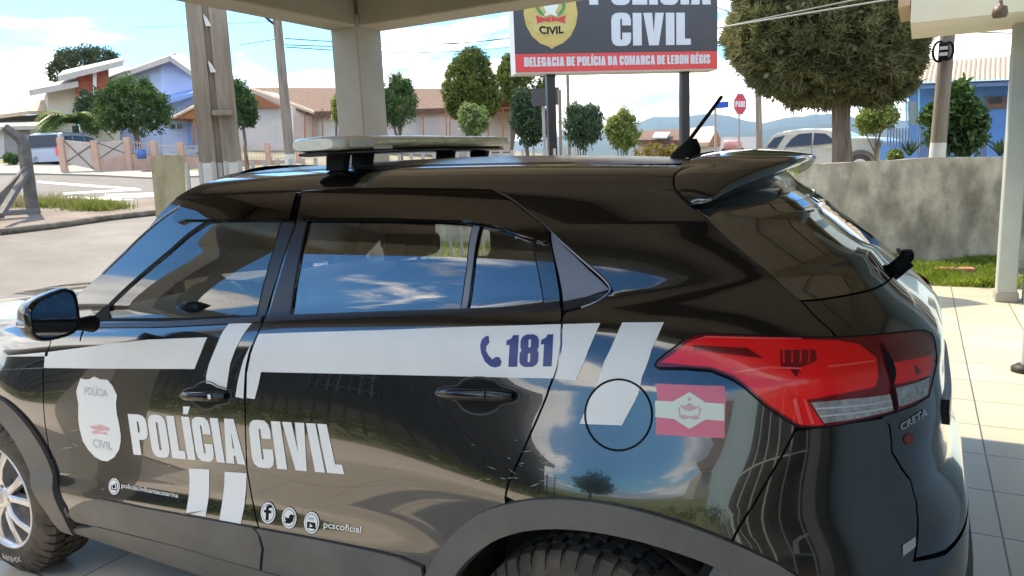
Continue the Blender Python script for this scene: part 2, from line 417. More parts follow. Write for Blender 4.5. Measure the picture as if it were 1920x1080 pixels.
_XK = [(0,3.423),(.14,3.424),(.30,3.412),(.40,3.36),(.47,3.351),(.55,3.351),(.62,3.342),(.70,3.340),(.78,3.281),(.84,3.224),(.89,3.188),(.95,3.149),(1.1,3.037),(1.25,2.971),(1.33,2.926),(1.41,2.878)]
_xr = np.interp(SG, [k[0] for k in _XK], [k[1] for k in _XK]); _kr2 = np.hanning(161); _kr2 /= _kr2.sum(); _xr = np.convolve(np.pad(_xr, 80, mode='edge'), _kr2, 'valid')
_h41 = .89-np.interp(1.41, SG, _I); _x41 = np.interp(1.41, SG, _xr)
_xr = np.where(SG > 1.41, X0+(_x41-X0)*np.maximum(.89-_I, 0)/_h41, _xr)
_rk = np.interp(_Zz, [.40,.62,1.20,1.40,1.55,1.7], [0,.085,.085,.055,0,0])
_rc = np.interp(_Zz, [1.2,1.55,1.7], [0,-.019,-.019])
T_END = X0+KT*PI+(X0-XF)
def body(t, s):
    t = np.asarray(t, float); s = np.asarray(s, float)
    H = .89-np.interp(s, SG, _I); X = np.interp(s, SG, _xr)
    al = np.clip((t-X0)/KT, 0, PI); n = np.interp(s, [.70,.92], [4.2,3.0])
    c, q = np.cos(al), np.sin(al); r = (np.abs(c)**n+np.abs(q)**n)**(-1/n)
    x = X0+(X-X0)*r*q; h = H*r*c
    x = np.where(t < X0, t, np.where(t > X0+KT*PI, X0-(t-X0-KT*PI), x))
    e = np.maximum(.25-x, 0)/1.0; e = .17*e*e
    h = np.sign(h)*np.maximum(np.abs(h)-e*(t < X0)-e*(t > X0+KT*PI), 0)
    z = np.interp(s, SG, _Zz)+np.interp(s, SG, _rk)*(x-1.58)+np.interp(s, SG, _rc)*(x-1.6)**2
    bl = .034*np.exp(-((x-2.60)/.40)**2-((z-.80)/.17)**2)+.020*np.exp(-((x-.02)/.42)**2-((z-.78)/.17)**2)
    h = h+np.sign(h)*bl*np.clip(np.abs(h)/.8, 0, 1)**6
    h = h+np.sign(h)*.016*np.exp(-((x-2.86)/.26)**2-((z-1.445)/.10)**2)*np.clip(np.abs(h)/.5, 0, 1)**4
    return np.stack([x, .89-h, z], -1)
BODY = Surf(body)
mir = lambda P: np.stack([(2*X0+KT*PI)-np.asarray(P, float)[:, 0], np.asarray(P, float)[:, 1]], 1)
_tg = np.concatenate([np.linspace(XF, X0, 130), np.linspace(X0, X0+KT*PI*.8, 260)[1:]]); _sg = np.linspace(0, S_END-.005, 420)
_GT, _GS = np.meshgrid(_tg, _sg, indexing='ij'); _GP = body(_GT.ravel(), _GS.ravel()); _ns = len(_sg)
_gf = [(i*_ns+j, (i+1)*_ns+j, (i+1)*_ns+j+1, i*_ns+j+1) for i in range(len(_tg)-1) for j in range(_ns-1)]
_bvh = BVHTree.FromPolygons([Vector(p) for p in _GP], _gf)
def px2ts(P, default=None):
    """points of the photograph -> coordinates on the car's skin"""
    R = []
    for u, v in np.asarray(P, float):
        d = ray(u, v); d /= np.linalg.norm(d)
        hit = _bvh.ray_cast(Vector(CAM), Vector(d))
        if hit[2] is None:
            near = _bvh.find_nearest(Vector(CAM+d*2.4)); k = near[2]
        else: k = hit[2]
        i, j = divmod(k, _ns-1); t, s = (_tg[i]+_tg[i+1])/2, (_sg[j]+_sg[j+1])/2
        if hit[2] is not None:
            for _ in range(5):
                e = 1e-4; Q = body([t, t+e, t], [s, s, s+e]); J = np.stack([(Q[1]-Q[0])/e, (Q[2]-Q[0])/e, -d], 1)
                try: dx = np.linalg.solve(J, -(Q[0]-CAM-d*np.dot(Q[0]-CAM, d)))
                except np.linalg.LinAlgError: break
                t += float(np.clip(dx[0], -.05, .05)); s += float(np.clip(dx[1], -.03, .03))
        R.append((t, s))
    return np.array(R)
def s_at(x, z):
    zz = body(np.full(len(SG), x), SG)[:, 2]; return float(np.interp(z, zz[:3200], SG[:3200]))
def arch(cx, cz, r, a0, a1, n=40): return np.array([(cx+r*math.cos(a), s_at(cx+r*math.cos(a), cz+r*math.sin(a))) for a in np.linspace(a0, a1, n)])

# ---- paints
M_paint = mat('black_paint', (.0035,.0035,.004), .14, spec=.8, coat=1, coat_rough=.012, coat_ior=1.75, col2=(.007,.0065,.006), vscale=9, detail=12)
M_roof = mat('dusty_black_roof_paint', (.045,.041,.036), .42, spec=.6, coat=.6, coat_rough=.22, col2=(.075,.068,.058), vscale=7, detail=12)
M_gap = mat('black_rubber', (.008,.008,.008), .7, spec=.2)
M_trimg = mat('satin_black_trim', (.022,.022,.026), .28)
M_clad = mat('grey_plastic_cladding', (.10,.094,.084), .5, col2=(.145,.133,.115), vscale=4, bump=.12, bscale=500)
M_white = mat('white_vinyl', (.84,.83,.79), .32, col2=(.79,.78,.75), vscale=6)
M_whites = mat('white_lettering', (.84,.83,.80), .35)
M_blue = mat('blue_vinyl', (.012,.03,.19), .3)
M_pink = mat('pink_vinyl', (.72,.17,.24), .4); M_cream = mat('cream_vinyl', (.70,.76,.66), .4); M_dkpink = mat('dark_pink_print', (.66,.40,.40), .4)
M_grey = mat('faint_grey_print', (.50,.50,.54), .4); M_faintred = mat('faint_red_print', (.75,.42,.42), .4)
M_glassF = glass_mat('door_glass', (.88,.95,.93), 1.0, 2.0)
M_glassR = glass_mat('tinted_glass', (.72,.76,.75), 1.0, 2.5)
M_glassC = glass_mat('far_door_glass', (.93,.97,.95), 1.0, 1.4)
M_glassB = glass_mat('dark_rear_glass', (.05,.05,.05), 1.0, 3.6)
M_visor = glass_mat('smoked_acrylic', (.06,.06,.06), .9, 2.2)
M_chrome = mat('chrome', (.75,.75,.76), .12, metal=1); M_alloy = mat('painted_alloy', (.62,.62,.63), .3, metal=.7)
M_red = mat('red_lens', (.92,.008,.010), .22, coat=.5); M_dred = mat('dark_red_lens', (.17,.004,.008), .15, coat=.6); M_bred = mat('bright_red_lens', (.88,.014,.010), .22, coat=.5)
M_lensw = mat('clear_lens', (.30,.30,.30), .15, metal=.4, coat=1, col2=(.55,.55,.55), vscale=60)
M_tyre = mat('dusty_tyre_rubber', (.045,.039,.033), .85, col2=(.11,.088,.064), vscale=14)
M_tyret = mat('tyre_white_letters', (.5,.47,.42), .7)
M_int = mat('dark_interior', (.022,.022,.024), .75); M_dash = mat('grey_dashboard', (.34,.38,.38), .5); M_head = mat('grey_headliner', (.30,.30,.29), .9)
M_mirror = mat('mirror_glass', (.42,.43,.45), .01, metal=1)
M_graytri = mat('satin_grey_plastic', (.20,.215,.26), .35)

CAR = empty('police_car', 'black civil police SUV with white stripes and POLÍCIA CIVIL lettering under the carport', 'car', (1.3,.89,0))
def px(*P): return px2ts(P)
def panel(name, P, m=M_paint, parent=CAR, holes=(), off=0., lip=.018, step=.028, gap=0., both=False, label=None, estep=.016):
    P = np.asarray(P, float); P = inset(P, gap) if gap else P
    o = surf_panel(name, [(P, [np.asarray(h, float) for h in holes])], BODY, m, parent, off, lip, step, estep)
    if label: o['label'] = label
    if both:
        o2 = surf_panel(name, [(mir(P), [mir(h) for h in holes])], BODY, m, CAR if parent is not CAR else parent, off, lip, step, estep); return o, o2
    return o
def cat_(*a): return np.concatenate([np.asarray(x, float).reshape(-1, 2) for x in a])
AXF = (0., .36); AXR = (2.59, .369); R_IN, R_OUT, R_CUT = .405, .47, .435

# ---- seams traced from the photograph
seam_f = px((131,965),(126,949),(106,900),(93,850),(84,790),(81,730),(81,690),(88,665),(93,648),(97,634))            # fender | front door, upwards
a_gap = px((122,592),(147,553),(193,513),(253,453),(310,405),(340,386),(362,375))                            # pillar | door frame
top_f = px((375,372),(420,370),(480,368),(530,364),(566,362))
seam_b = px((566,362),(553,420),(520,520),(497,596),(483,627),(467,667),(461,693),(459,740),(460,790),(463,880),(473,937),(480,970),(489,1000),(497,1025),(493,1067))
bot_f = px((493,1067),(400,1040),(333,1021),(270,1006),(200,988),(160,978),(145,974))
top_r = px((568,359),(650,355),(728,354),(830,354),(900,355),(930,359),(960,374),(993,400),(1029,428))
seam_c = px((1029,428),(1037,470),(1045,517),(1052,567),(1054,595),(1052,641),(1043,691),(1030,728),(1007,787),(973,863),(953,907),(948,932))
bot_r = px((820,1140),(650,1105),(493,1067))
glass_f = px((200,598),(207,572),(240,540),(300,488),(352,443),(390,417),(412,414),(470,413),(527,414),(517,455),(500,515),(480,592),(340,597))
glass_r1 = px((577,414),(650,413),(728,413),(820,415),(870,418),(887,423),(876,500),(864,580),(700,586),(545,591),(560,500))
glass_r2 = px((901,424),(923,428),(960,437),(999,452),(1010,510),(1020,572),(950,577),(877,580),(887,510))
door_f_o = cat_(seam_f, a_gap, top_f[:-1], seam_b, bot_f[1:])
G = .003
panel('door', door_f_o, gap=G, holes=[glass_f], step=.022, label='front door with the shield, social media handle and half of the POLÍCIA CIVIL lettering')
arc_r = arch(*AXR, R_CUT, math.radians(118), math.radians(178), 16)
door_r_o = cat_(top_r[:-1], seam_c, arc_r, bot_r, seam_b[::-1][1:])
panel('door', door_r_o, gap=G, holes=[glass_r1, glass_r2], step=.022, label='rear door with the 181 phone number')
W = {}
W['f'] = panel('window', inset(glass_f, -.006), M_glassF, off=-.004, lip=0, step=.03)
W['r'] = panel('window', inset(glass_r1, -.006), M_glassR, off=-.004, lip=0, step=.03)
W['q'] = panel('window', inset(glass_r2, -.006), M_glassR, off=-.004, lip=0, step=.03)
for o, h, g in ((door_f_o, [glass_f], [M_glassF]), (door_r_o, [glass_r1, glass_r2], [M_glassF]*2)):
    surf_panel('door', [(mir(inset(o, G)), [mir(x) for x in h])], BODY, M_paint, CAR, 0, .018, .04, .03)
    for x in h: surf_panel('window', [(mir(inset(x, -.006)), [])], BODY, M_glassC, CAR, -.004, 0, .05, .03)
# fender
fen = cat_(seam_f[2:], [(.30, .93), (0, .93), (-.4, .93), (XF, .92), (XF, .2)], arch(*AXF, R_CUT, math.radians(195), math.radians(12), 30))
for o in panel('fender', fen, gap=G, both=True): pass
# A pillar, roof side and quarter panel in one pressing
dlo_bot = px((1061,585),(1090,577),(1118,567),(1149,546)); dlo_rear = px((1149,546),(1135,524),(1082,478),(1029,428))
spl = px((1333,293),(1300,300),(1277,310),(1265,325),(1262,343),(1268,360),(1293,385)); S_RF = 1.47
hat_l = px((1293,385),(1350,434),(1400,477),(1450,519),(1503,565),(1527,592),(1560,622))
lamp_in = px((1600,700),(1560,760),(1493,803))
bump_s = px((1490,808),(1455,873),(1415,943),(1375,1010),(1340,1066),(1318,1100))
a_out = cat_([(.60,.93),(.66,1.03),(.80,1.18),(.95,1.31),(1.05,1.40)])
quarter = cat_(seam_c[::-1][:-6], [seam_c[4]], dlo_bot, dlo_rear[1:], top_r[::-1][1:], top_f[::-1], a_gap[::-1], a_out, [(1.12, S_RF), (1.6, S_RF), (2.1, S_RF), (2.5, S_RF)], px2ts([(1310,300)])*0+[(2.70, S_RF)], spl[2:], hat_l[1:], lamp_in, bump_s, arch(*AXR, R_CUT, math.radians(25), math.radians(106), 24))
for o in panel('quarter_panel', quarter, gap=G*.7, both=True, step=.022): pass
# seams show dark: a black backing strip stands in for the shade inside every joint
def strip(P, w=.03, off=-.012):
    P = resample(smooth_poly(P, it=1), .02, False); d = np.gradient(P, axis=0); d /= np.linalg.norm(d, axis=1)[:, None]; n = np.stack([-d[:, 1], d[:, 0]], 1)
    a, _ = BODY.eval(P+n*w/2, off); b, _ = BODY.eval(P-n*w/2, off); return [list(a), list(b)]
hat_bump = px((1668,800),(1672,848),(1690,878),(1708,902),(1718,940),(1721,975),(1719,1015),(1714,1050))
for P in (seam_f, cat_(a_gap, top_f), seam_b, top_r, seam_c, dlo_bot, dlo_rear, spl, hat_l, bump_s, hat_bump):
    for Q in (P, mir(P)): sm = MB(); sm.grid(strip(Q)); sm.build('seam_backing', M_gap, CAR)
# tailgate and bumper
TC = X0+KT*PI/2
s_hb = hat_bump[-1][1]
hat_b = cat_(hat_bump, [(hat_bump[-1][0]+.12, s_hb-.01), (TC, s_hb-.01)])
hat_half = cat_(hat_l, px((1600,690),(1640,770)), hat_b)
hat_top_s = hat_l[0][1]
gl = px((1300,392),(1350,437),(1400,480),(1450,523),(1500,566))
gl_s = gl[-1][1]
gl_half = cat_(gl, [(gl[-1][0]+.04, gl_s-.004), (gl[-1][0]+.3, gl_s-.012), (TC, gl_s-.015)])
def sym(H): return cat_(H, mir(H)[::-1][1:])
hat_o = sym(cat_([(TC, hat_top_s+.06)], [(hat_l[0][0]+.15, hat_top_s+.05)], hat_half))[:-1] if False else cat_(hat_half, mir(hat_half)[::-1][1:])
gl_o = cat_(gl_half, mir(gl_half)[::-1][1:])
TG = panel('tailgate', hat_o, gap=G, holes=[gl_o], step=.022)
panel('rear_window', inset(gl_o, .004), M_glassB, TG, off=.001, lip=.006, step=.022)
bum_half = cat_(px((1493,806),(1545,800),(1600,792),(1660,782)), hat_bump[0:], [(hat_bump[-1][0]+.12, s_hb-.012), (TC, s_hb-.012)])
low = cat_([(TC, .03), (X0+KT*.8, .03), (X0+KT*.5, .05)], arch(*AXR, R_CUT, math.radians(-8), math.radians(14), 6), bump_s[::-1][1:])
bum_o = cat_(bum_half, low[1:]); bum_r = mir(cat_([(TC, s_hb-.012)], [(TC, .03)]))
bum_full = cat_(bum_half, mir(bum_half)[::-1][1:], mir(low)[::-1][:-1], low)
panel('rear_bumper', bum_full, gap=G*.8, step=.025)
# lower grey valance of the bumper and a bulge line across it
vl = cat_([(X0+KT*.62, .03), (X0+KT*.62, .16), (TC-.55, .20), (TC, .21)]); panel('bumper_valance', cat_(vl, mir(vl)[::-1][1:]), M_clad, off=.010, lip=.02)
# ---- roof skin and windscreen, bonnet and nose (mostly hidden in the photo)
_rb = cat_([(2.70, S_RF-.005)], spl[2:], [(TC, spl[-1][1])]); panel('roof_rear', cat_(_rb, mir(_rb)[::-1][1:], [(TC, S_RF-.005)]), M_paint, off=-.003, lip=.0, step=.03)
def roof_grid():
    m = MB(); ss = np.concatenate([np.linspace(S_RF, 1.6, 8), np.linspace(1.6, S_END-.002, 12)[1:]]); rows = []
    tt = np.concatenate([np.linspace(1.05, X0, 20), np.linspace(X0, X0+KT*PI, 60)[1:], np.linspace(X0+KT*PI, T_END-(1.05-XF), 20)[1:]])
    T_, S_ = np.meshgrid(tt, ss, indexing='ij'); P = body(T_.ravel(), S_.ravel()).reshape(len(tt), len(ss), 3)
    m.grid([list(r) for r in P]); m.grid([list(P[0]), list(P[-1])]); m.grid([list(P[:, -1][:len(tt)//2+1]), list(P[:, -1][::-1][:len(tt)//2+1])])
    return m
roof_grid().build('roof', M_roof, CAR)
for sg_ in (1, -1):
    ribs = MB()
    Q = np.array([(t, S_RF+.03) for t in np.linspace(1.1, 2.72, 40)]); Q = Q if sg_ > 0 else mir(Q)
    ribs.grid(strip(Q, .016, .0015)); ribs.build('roof_seam', M_gap, CAR)
def bodyp(t, s): return body(np.array([t]), np.array([s]))[0]
wsL = [bodyp(t, s) for t, s in ((.52,.93),(.66,1.03),(.80,1.18),(.95,1.31),(1.05,1.40),(1.10,1.47))]
ws = MB(); rows = []
for p in wsL:
    q = np.array([p[0], 1.78-p[1], p[2]]); row = []
    for k in range(15):
        a = k/14; w = 1-(2*a-1)**2; row.append(p*(1-a)+q*a+np.array([-.20*w, 0, .035*w]))
    rows.append(row)
ws.grid(rows, True, True); ws.build('windscreen', M_glassF, CAR)
bn = MB(); rows = []
for t in np.linspace(.56, XF, 16):
    p = bodyp(t, .925); q = np.array([p[0], 1.78-p[1], p[2]]); row = []
    for k in range(21):
        a = k/20; w = 1-abs(2*a-1)**3; row.append(p*(1-a)+q*a+np.array([-.10*w, 0, .05*w]))
    rows.append(row)
bn.grid(rows, True, True); bn.build('bonnet', M_paint, CAR)
ns = MB(); rows = []
for s in np.linspace(.02, .925, 14):
    p = bodyp(XF, s); q = np.array([p[0], 1.78-p[1], p[2]])
    rows.append([p*(1-a)+q*a+np.array([-.10*(1-abs(2*a-1)**3), 0, (.05 if s > .9 else 0)*(1-abs(2*a-1)**3)]) for a in np.linspace(0, 1, 15)])
ns.grid(rows, True, False); ns.build('front_bumper', M_paint, CAR)
for yy in (.30, 1.48):
    hl = MB(); hl.box((-.80, yy, .80), (.10,.36,.13), 0, .03); hl.build('headlight', M_lensw, CAR)
gr = MB()
for k in range(5): gr.box((-.855, .89, .62+k*.045), (.05,.62,.022), 0, .006)
gr.build('grille', M_trimg, CAR)
# ---- inner lining and cabin
lin = MB()
for ta, tb, s0, s1 in ((.46, T_END-.46-(-XF), .30, .86),):
    tt = np.linspace(.5, T_END-(.5-XF), 160); ss = np.linspace(.22, .87, 14); V = []
    T_, S_ = np.meshgrid(tt, ss, indexing='ij'); P, n = BODY.eval(np.stack([T_.ravel(), S_.ravel()], 1), -.055); P = P.reshape(len(tt), len(ss), 3)
    for i in range(len(tt)-1):
        for j in range(len(ss)-1):
            c = P[i:i+2, j:j+2].reshape(-1, 3).mean(0)
            if math.hypot(c[0]-AXR[0], c[2]-AXR[1]) < .50 or math.hypot(c[0]-AXF[0], c[2]-AXF[1]) < .50: continue
            lin.add([P[i,j], P[i+1,j], P[i+1,j+1], P[i,j+1]], [(0,1,2,3)])
lin.build('door_lining', M_int, CAR)
hd = MB(); tt = np.concatenate([np.linspace(1.12, X0, 10), np.linspace(X0, X0+KT*PI, 40)[1:], np.linspace(X0+KT*PI, T_END-(1.12-XF), 10)[1:]]); ss = np.linspace(1.33, S_END-.03, 10)
T_, S_ = np.meshgrid(tt, ss, indexing='ij'); P, _ = BODY.eval(np.stack([T_.ravel(), S_.ravel()], 1), -.03); P = P.reshape(len(tt), len(ss), 3)
hd.grid([list(r) for r in P]); hd.grid([list(P[:, -1][:30]), list(P[:, -1][::-1][:30])]); hd.build('headliner', M_head, CAR)
fl = MB(); fl.box((1.35,.89,.30), (3.0,1.42,.04)); fl.box((.50,.89,.62), (.04,1.45,.62)); fl.box((2.75,.89,.86), (.62,1.30,.03)); fl.build('cabin_floor', M_int, CAR)
def prof_bar(P, y0, y1, bulge=0.):
    m = MB(); rows = []
    for a in np.linspace(0, 1, 9):
        y = y0+(y1-y0)*a; rows.append([(x-bulge*(1-(2*a-1)**2), y, z) for x, z in P])
    m.grid(rows, True, wrap=True); m.add(rows[0], [tuple(range(len(P)))]); m.add(rows[-1], [tuple(range(len(P)-1, -1, -1))]); return m
D = prof_bar([(.50,1.085),(.62,1.13),(.80,1.145),(.90,1.13),(.945,1.08),(.95,1.0),(.90,.92),(.86,.76),(.55,.72)], .16, 1.62, .05); D.build('dashboard', M_dash, CAR)
bz = MB(); bz.grid([[(.84+.10*math.cos(a)*0+x_, .50+.17*math.cos(a), 1.12+.085*math.sin(a)) for a in np.linspace(0, PI, 13)] for x_ in (0, .13)], True); bz.build('instrument_hood', M_int, CAR)
vt = MB(); vt.lathe([(.0,0),(.040,0),(.048,.012),(.046,.02)], (.90,.24,1.08), 'x', 20); vt.build('air_vent', M_trimg, CAR)
sw = MB(); c0 = Vector((1.12,.50,1.06)); ax = Vector((-.86,0,.51)).normalized(); u1 = Vector((0,1,0)); u2 = ax.cross(u1)
sw.tube([c0+(u1*math.cos(a)+u2*math.sin(a))*.185 for a in np.linspace(0, 2*PI, 33)], .017, 8, False)
for a in (0, PI, -PI/2): sw.tube([c0, c0+(u1*math.cos(a)+u2*math.sin(a))*.18], .016, 6)
sw.tube([c0-ax*.02, c0+ax*.05], .055, 14); sw.tube([c0, c0-ax*-.30], .03, 8); sw.build('steering_wheel', M_int, CAR)
for yy in (.52, 1.26):
    st = MB(); st.box((1.42,yy,.66), (.52,.50,.16), 0, .06)
    def sb(w, pts, d):
        rows = []
        for (x, z), ww, dd in zip(pts, w, d):
            rows.append([(x+dd*math.cos(a)*.5, yy+ww*.5*math.copysign(abs(math.sin(a))**.6, math.sin(a)), z) for a in np.linspace(0, 2*PI, 16, endpoint=False)])
        st.grid(rows, True, wrap=True)
    sb([.46,.50,.50,.44,.30,.1], [(1.62,.70),(1.68,.85),(1.73,1.02),(1.77,1.18),(1.79,1.27),(1.795,1.29)], [.14,.16,.15,.13,.11,.05])
    for k in (-.06,.06): st.tube([(1.79,yy+k,1.26),(1.80,yy+k,1.36)], .007, 6)
    st.build('seat', M_int, CAR)
    hr = MB(); hr.box((1.80,yy,1.40), (.10,.26,.17), 0, .045); hr.build('headrest', M_int, CAR)
bs = MB(); bs.box((2.32,.89,.68), (.5,1.3,.16), 0, .05); bs.box((2.56,.89,1.0), (.14,1.3,.52), 0, .05)
for yy in (.5, 1.28): bs.box((2.60,yy,1.32), (.09,.26,.14), 0, .04)
bs.build('rear_bench', M_int, CAR)
# ---- belt mouldings, window trims
panel('belt_moulding', px((173,607),(300,604),(400,599),(495,593),(490,604),(400,609),(300,614),(177,615)), M_trimg, off=.006, lip=.012)
panel('belt_moulding', px((503,592),(640,587.5),(728,584),(850,580),(940,577),(1000,573),(1048,567),(1052,580),(1000,583.5),(940,587),(850,591),(728,595),(640,598),(497,603)), M_trimg, off=.006, lip=.012)
panel('belt_moulding', px((1058,567),(1100,560),(1137,549),(1147,547),(1120,566),(1090,576),(1058,584)), M_trimg, off=.005, lip=.012)
panel('corner_trim', px((1034,436),(1080,483),(1130,530),(1142,543),(1100,557),(1057,566),(1050,520)), M_graytri, off=.003, lip=.01)
panel('pillar_trim', px((530,418),(553,420),(520,520),(496,592),(482,592),(503,510)), M_trimg, off=.0015, lip=.004)
panel('pillar_trim', px((557,420),(575,416),(558,500),(543,591),(503,592),(526,520)), M_trimg, off=.0015, lip=.004)
panel('pillar_trim', px((888,424),(900,426),(886,510),(876,580),(865,580.5),(877,505)), M_graytri, off=.003, lip=.006)
panel('pillar_trim', px((1001,456),(1024,459),(1040,520),(1049,567),(1021,571),(1012,515)), M_paint, off=.0015, lip=.004)
ch = MB()
for P in (cat_(a_gap[2:], top_f), cat_(top_r, dlo_rear[::-1][1:], dlo_bot[::-1][1:3])):
    a, n = BODY.eval(resample(smooth_poly(P), .03, False), .002); ch.tube(list(a), .0035, 6)
ch.build('window_trim', mat('dark_chrome', (.30,.30,.33), .2, metal=1), CAR)
for g_ in (glass_f, glass_r1, glass_r2): panel('window_seal', inset(g_, -.010), M_gap, holes=[inset(g_, .002)], off=.0012, lip=0, step=0)
# smoked rain visors over the windows, standing off the glass
panel('rain_visor', px((353,378),(400,372),(480,369),(545,366),(561,366),(549,413),(470,413.5),(400,414),(352,414),(338,420),(330,414),(342,392)), M_visor, off=.016, lip=.012)
panel('rain_visor', px((573,364),(650,359),(728,358),(880,359),(925,362),(957,379),(1000,412),(1025,432),(1027,455),(1020,457),(993,449),(923,426),(870,418),(728,413),(650,413),(567,413)), M_visor, off=.016, lip=.012)
# ---- grey cladding: arches, doors, sills
archR = cat_(arch(*AXR, R_OUT, math.radians(-14), math.radians(188), 60), arch(*AXR, R_IN, math.radians(188), math.radians(-14), 60))
_ao = smooth_poly([(.53,.30),(.535,.37),(.506,.445),(.465,.539),(.399,.621),(.320,.690),(.235,.742),(.13,.778),(0,.79)]); _ai = smooth_poly([(0,.715),(.135,.687),(.23,.611),(.314,.515),(.372,.437),(.425,.369),(.45,.28)])
def xz(P): return np.array([(x, s_at(x, z)) for x, z in P])
archF = cat_(xz(_ao), xz([(-x, z) for x, z in _ao[::-1][1:]]), xz([(-x, z) for x, z in _ai[::-1]]), xz(_ai[1:]))
for P in (archR, archF): panel('arch_cladding', P, M_clad, off=.014, lip=.05, both=True)
panel('door_cladding', px((146,975),(133,962),(136,951),(150,943),(187,935),(230,943),(267,951),(373,970),(478,989),(488,1000),(495,1025),(491,1065),(400,1040),(333,1020),(200,987)), M_clad, off=.010, lip=.012)
panel('door_cladding', px((484,990),(560,1004),(633,1018),(700,1032),(747,1043),(793,1062),(805,1125),(700,1113),(496,1067),(500,1025),(494,1005)), M_clad, off=.010, lip=.012)
sill = cat_(px((124,950),(131,968),(145,978),(200,991),(333,1024),(493,1070),(650,1108),(800,1135)), [(2.16, .0), (1.6, .0), (1.0, .0), (.46, .0)], px((116,998),(117,970)))
panel('sill', sill, M_clad, off=.004, lip=.10)
panel('sill', mir(sill), M_clad, off=.004, lip=.10)
# ---- vinyl stripes
D_OFF = .0013
def decal(name, P, m, off=D_OFF, parent=CAR, step=.03): return panel(name, px(*P), m, parent, off=off, lip=0, step=step, estep=.02)
decal('stripe', [(-120,672),(0,668),(85,660.5),(83,690),(0,693),(-120,697)], M_white)
decal('stripe', [(91,660),(180,648.5),(277,637),(389,632.5),(377,662),(365,692),(180,691),(86,690)], M_white)
decal('stripe', [(430,607),(473,606),(457,627),(442,655),(432,682),(425,730),(420,737),(387,735),(387,705),(392,684),(408,645),(419,621)], M_white)
decal('stripe', [(474,640),(466,664),(460,692),(457,747),(442,744),(447,712),(457,675)], M_white)
decal('stripe', [(486,626),(610,622),(728,618.5),(900,612),(1052,608),(1051,645),(1043,691),(1037,709.5),(880,706),(700,702),(490,697.5),(485,722),(478,748),(463,746),(464,700),(471,664)], M_white)
decal('stripe', [(1056,608),(1126,606),(1104,655),(1080,713),(1041,710),(1047,692),(1055,645)], M_white)
fc = (1160,778); FR = (62.5,66.5)
slashC = [(1167,605),(1245,604.5),(1222,655),(1203,709),(1166,797.5),(1087,794.5),(1110,738),(1134,676)]
decal('stripe', slashC, M_white)
decal('stripe', [(355,878),(393,880),(393,905),(391.5,935),(386,968),(368,965.5),(349.5,962),(355,927),(356,900)], M_whites)
decal('stripe', [(422,884.5),(463,887),(462,915),(458.5,950),(452,982),(432,978.5),(412,975),(418,937),(421,910)], M_whites)
# fuel flap ring
rp = px2ts(circle(fc, FR[0], 60, FR[1])); a, n = BODY.eval(rp, .001); fm = MB(); fm.tube(list(a)+[a[0]], .0026, 6, False); fm.build('fuel_flap', M_gap, CAR)
# ---- lettering
def letters(name, text, q, m, gap=.05, off=D_OFF, parent=CAR, polys=None, space=.22):
    ps = in_quad(polys if polys is not None else word(text, gap, space)[0], q)
    P = [(px2ts(resample(o, 5)), [px2ts(resample(h, 5)) for h in hs]) for o, hs in ps]
    return surf_panel(name, P, BODY, m, parent, off, 0, .03, .05)
letters('lettering', 'POLÍCIA', [(251,852),(461,871),(447,786),(240,776)], M_whites, .055)
letters('lettering', 'CIVIL', [(475,875),(646,889),(625,796),(466,787)], M_whites, .055)
letters('lettering', '181', [(948,688),(1035,687),(1038,627),(951,629)], M_blue, .06, off=.0022)
decal('phone_symbol', [(911,631),(917,630),(918,643),(912,650),(912,658),(917,667),(924,674),(931,669),(937,670),(941,678),(939,686),(930,689),(920,687),(910,678),(903,663),(901,648),(904,637)], M_blue, .0022)
def small(text, q, m, off=.0018, bold=.0): return surf_text('lettering', text, q, BODY, m, CAR, off, px2ts, bold)
small('policiacivilsantacatarina', [(228,917),(334,936),(336,925),(229,905)], M_whites, bold=.01)
small('pcscoficial', [(607,993),(677,1003),(679,987),(608,976)], M_whites, bold=.012)
def disc(c, r, ry, m, off, n=28, name='badge', parent=CAR): return panel(name, px2ts(circle(c, r, n, ry)), m, parent, off=off, lip=0, step=.03)
for c, r, ry in (((215,912),11,16.5),((503.5,961.5),14.5,21),((543,971),14.5,21),((585,980),15,21.5)):
    b = disc(c, r, ry, M_gap, .0014, name='social_badge')
    disc(c, r*.95, ry*.95, M_whites, .0018, parent=b); disc(c, r*.80, ry*.80, M_gap, .0022, parent=b); disc(c, r*.74, ry*.74, M_whites, .0026, parent=b)
    b['w'] = 0; del b['w']
decal('badge_symbol', [(499,975),(505,975.5),(505.5,962),(510,962.5),(510.5,957),(505.5,956.5),(506,952),(511,952.5),(511.5,946.5),(504,946.5),(500.5,950),(500,956),(496.5,955.5),(496,960.5),(500,961)], M_gap, .003)
decal('badge_symbol', [(533,967),(538,970),(543,971),(544,966),(548,963.5),(551.5,966),(555,965.5),(552.5,969),(551,977),(545,981.5),(538,981),(533,977.5),(538,977),(534.5,973),(537,973)], M_gap, .003)
decal('badge_symbol', [(577,977.5),(593,980),(593,992),(577,989.5)], M_gap, .003)
decal('badge_symbol', [(582.5,981),(588,986.5),(582,988.5)], M_whites, .0035)
decal('badge_symbol', [(579.5,968.5),(590.5,970),(590.5,976),(579.5,974.5)], M_grey, .003)
igb = px2ts([(209.5,904),(220.5,906),(220.5,920),(209.5,918)]); panel('badge_symbol', igb, M_gap, CAR, [inset(igb, .0045)], off=.003, lip=0, step=0)
disc((215,912), 2.8, 4, M_gap, .003, 14, 'badge_symbol')
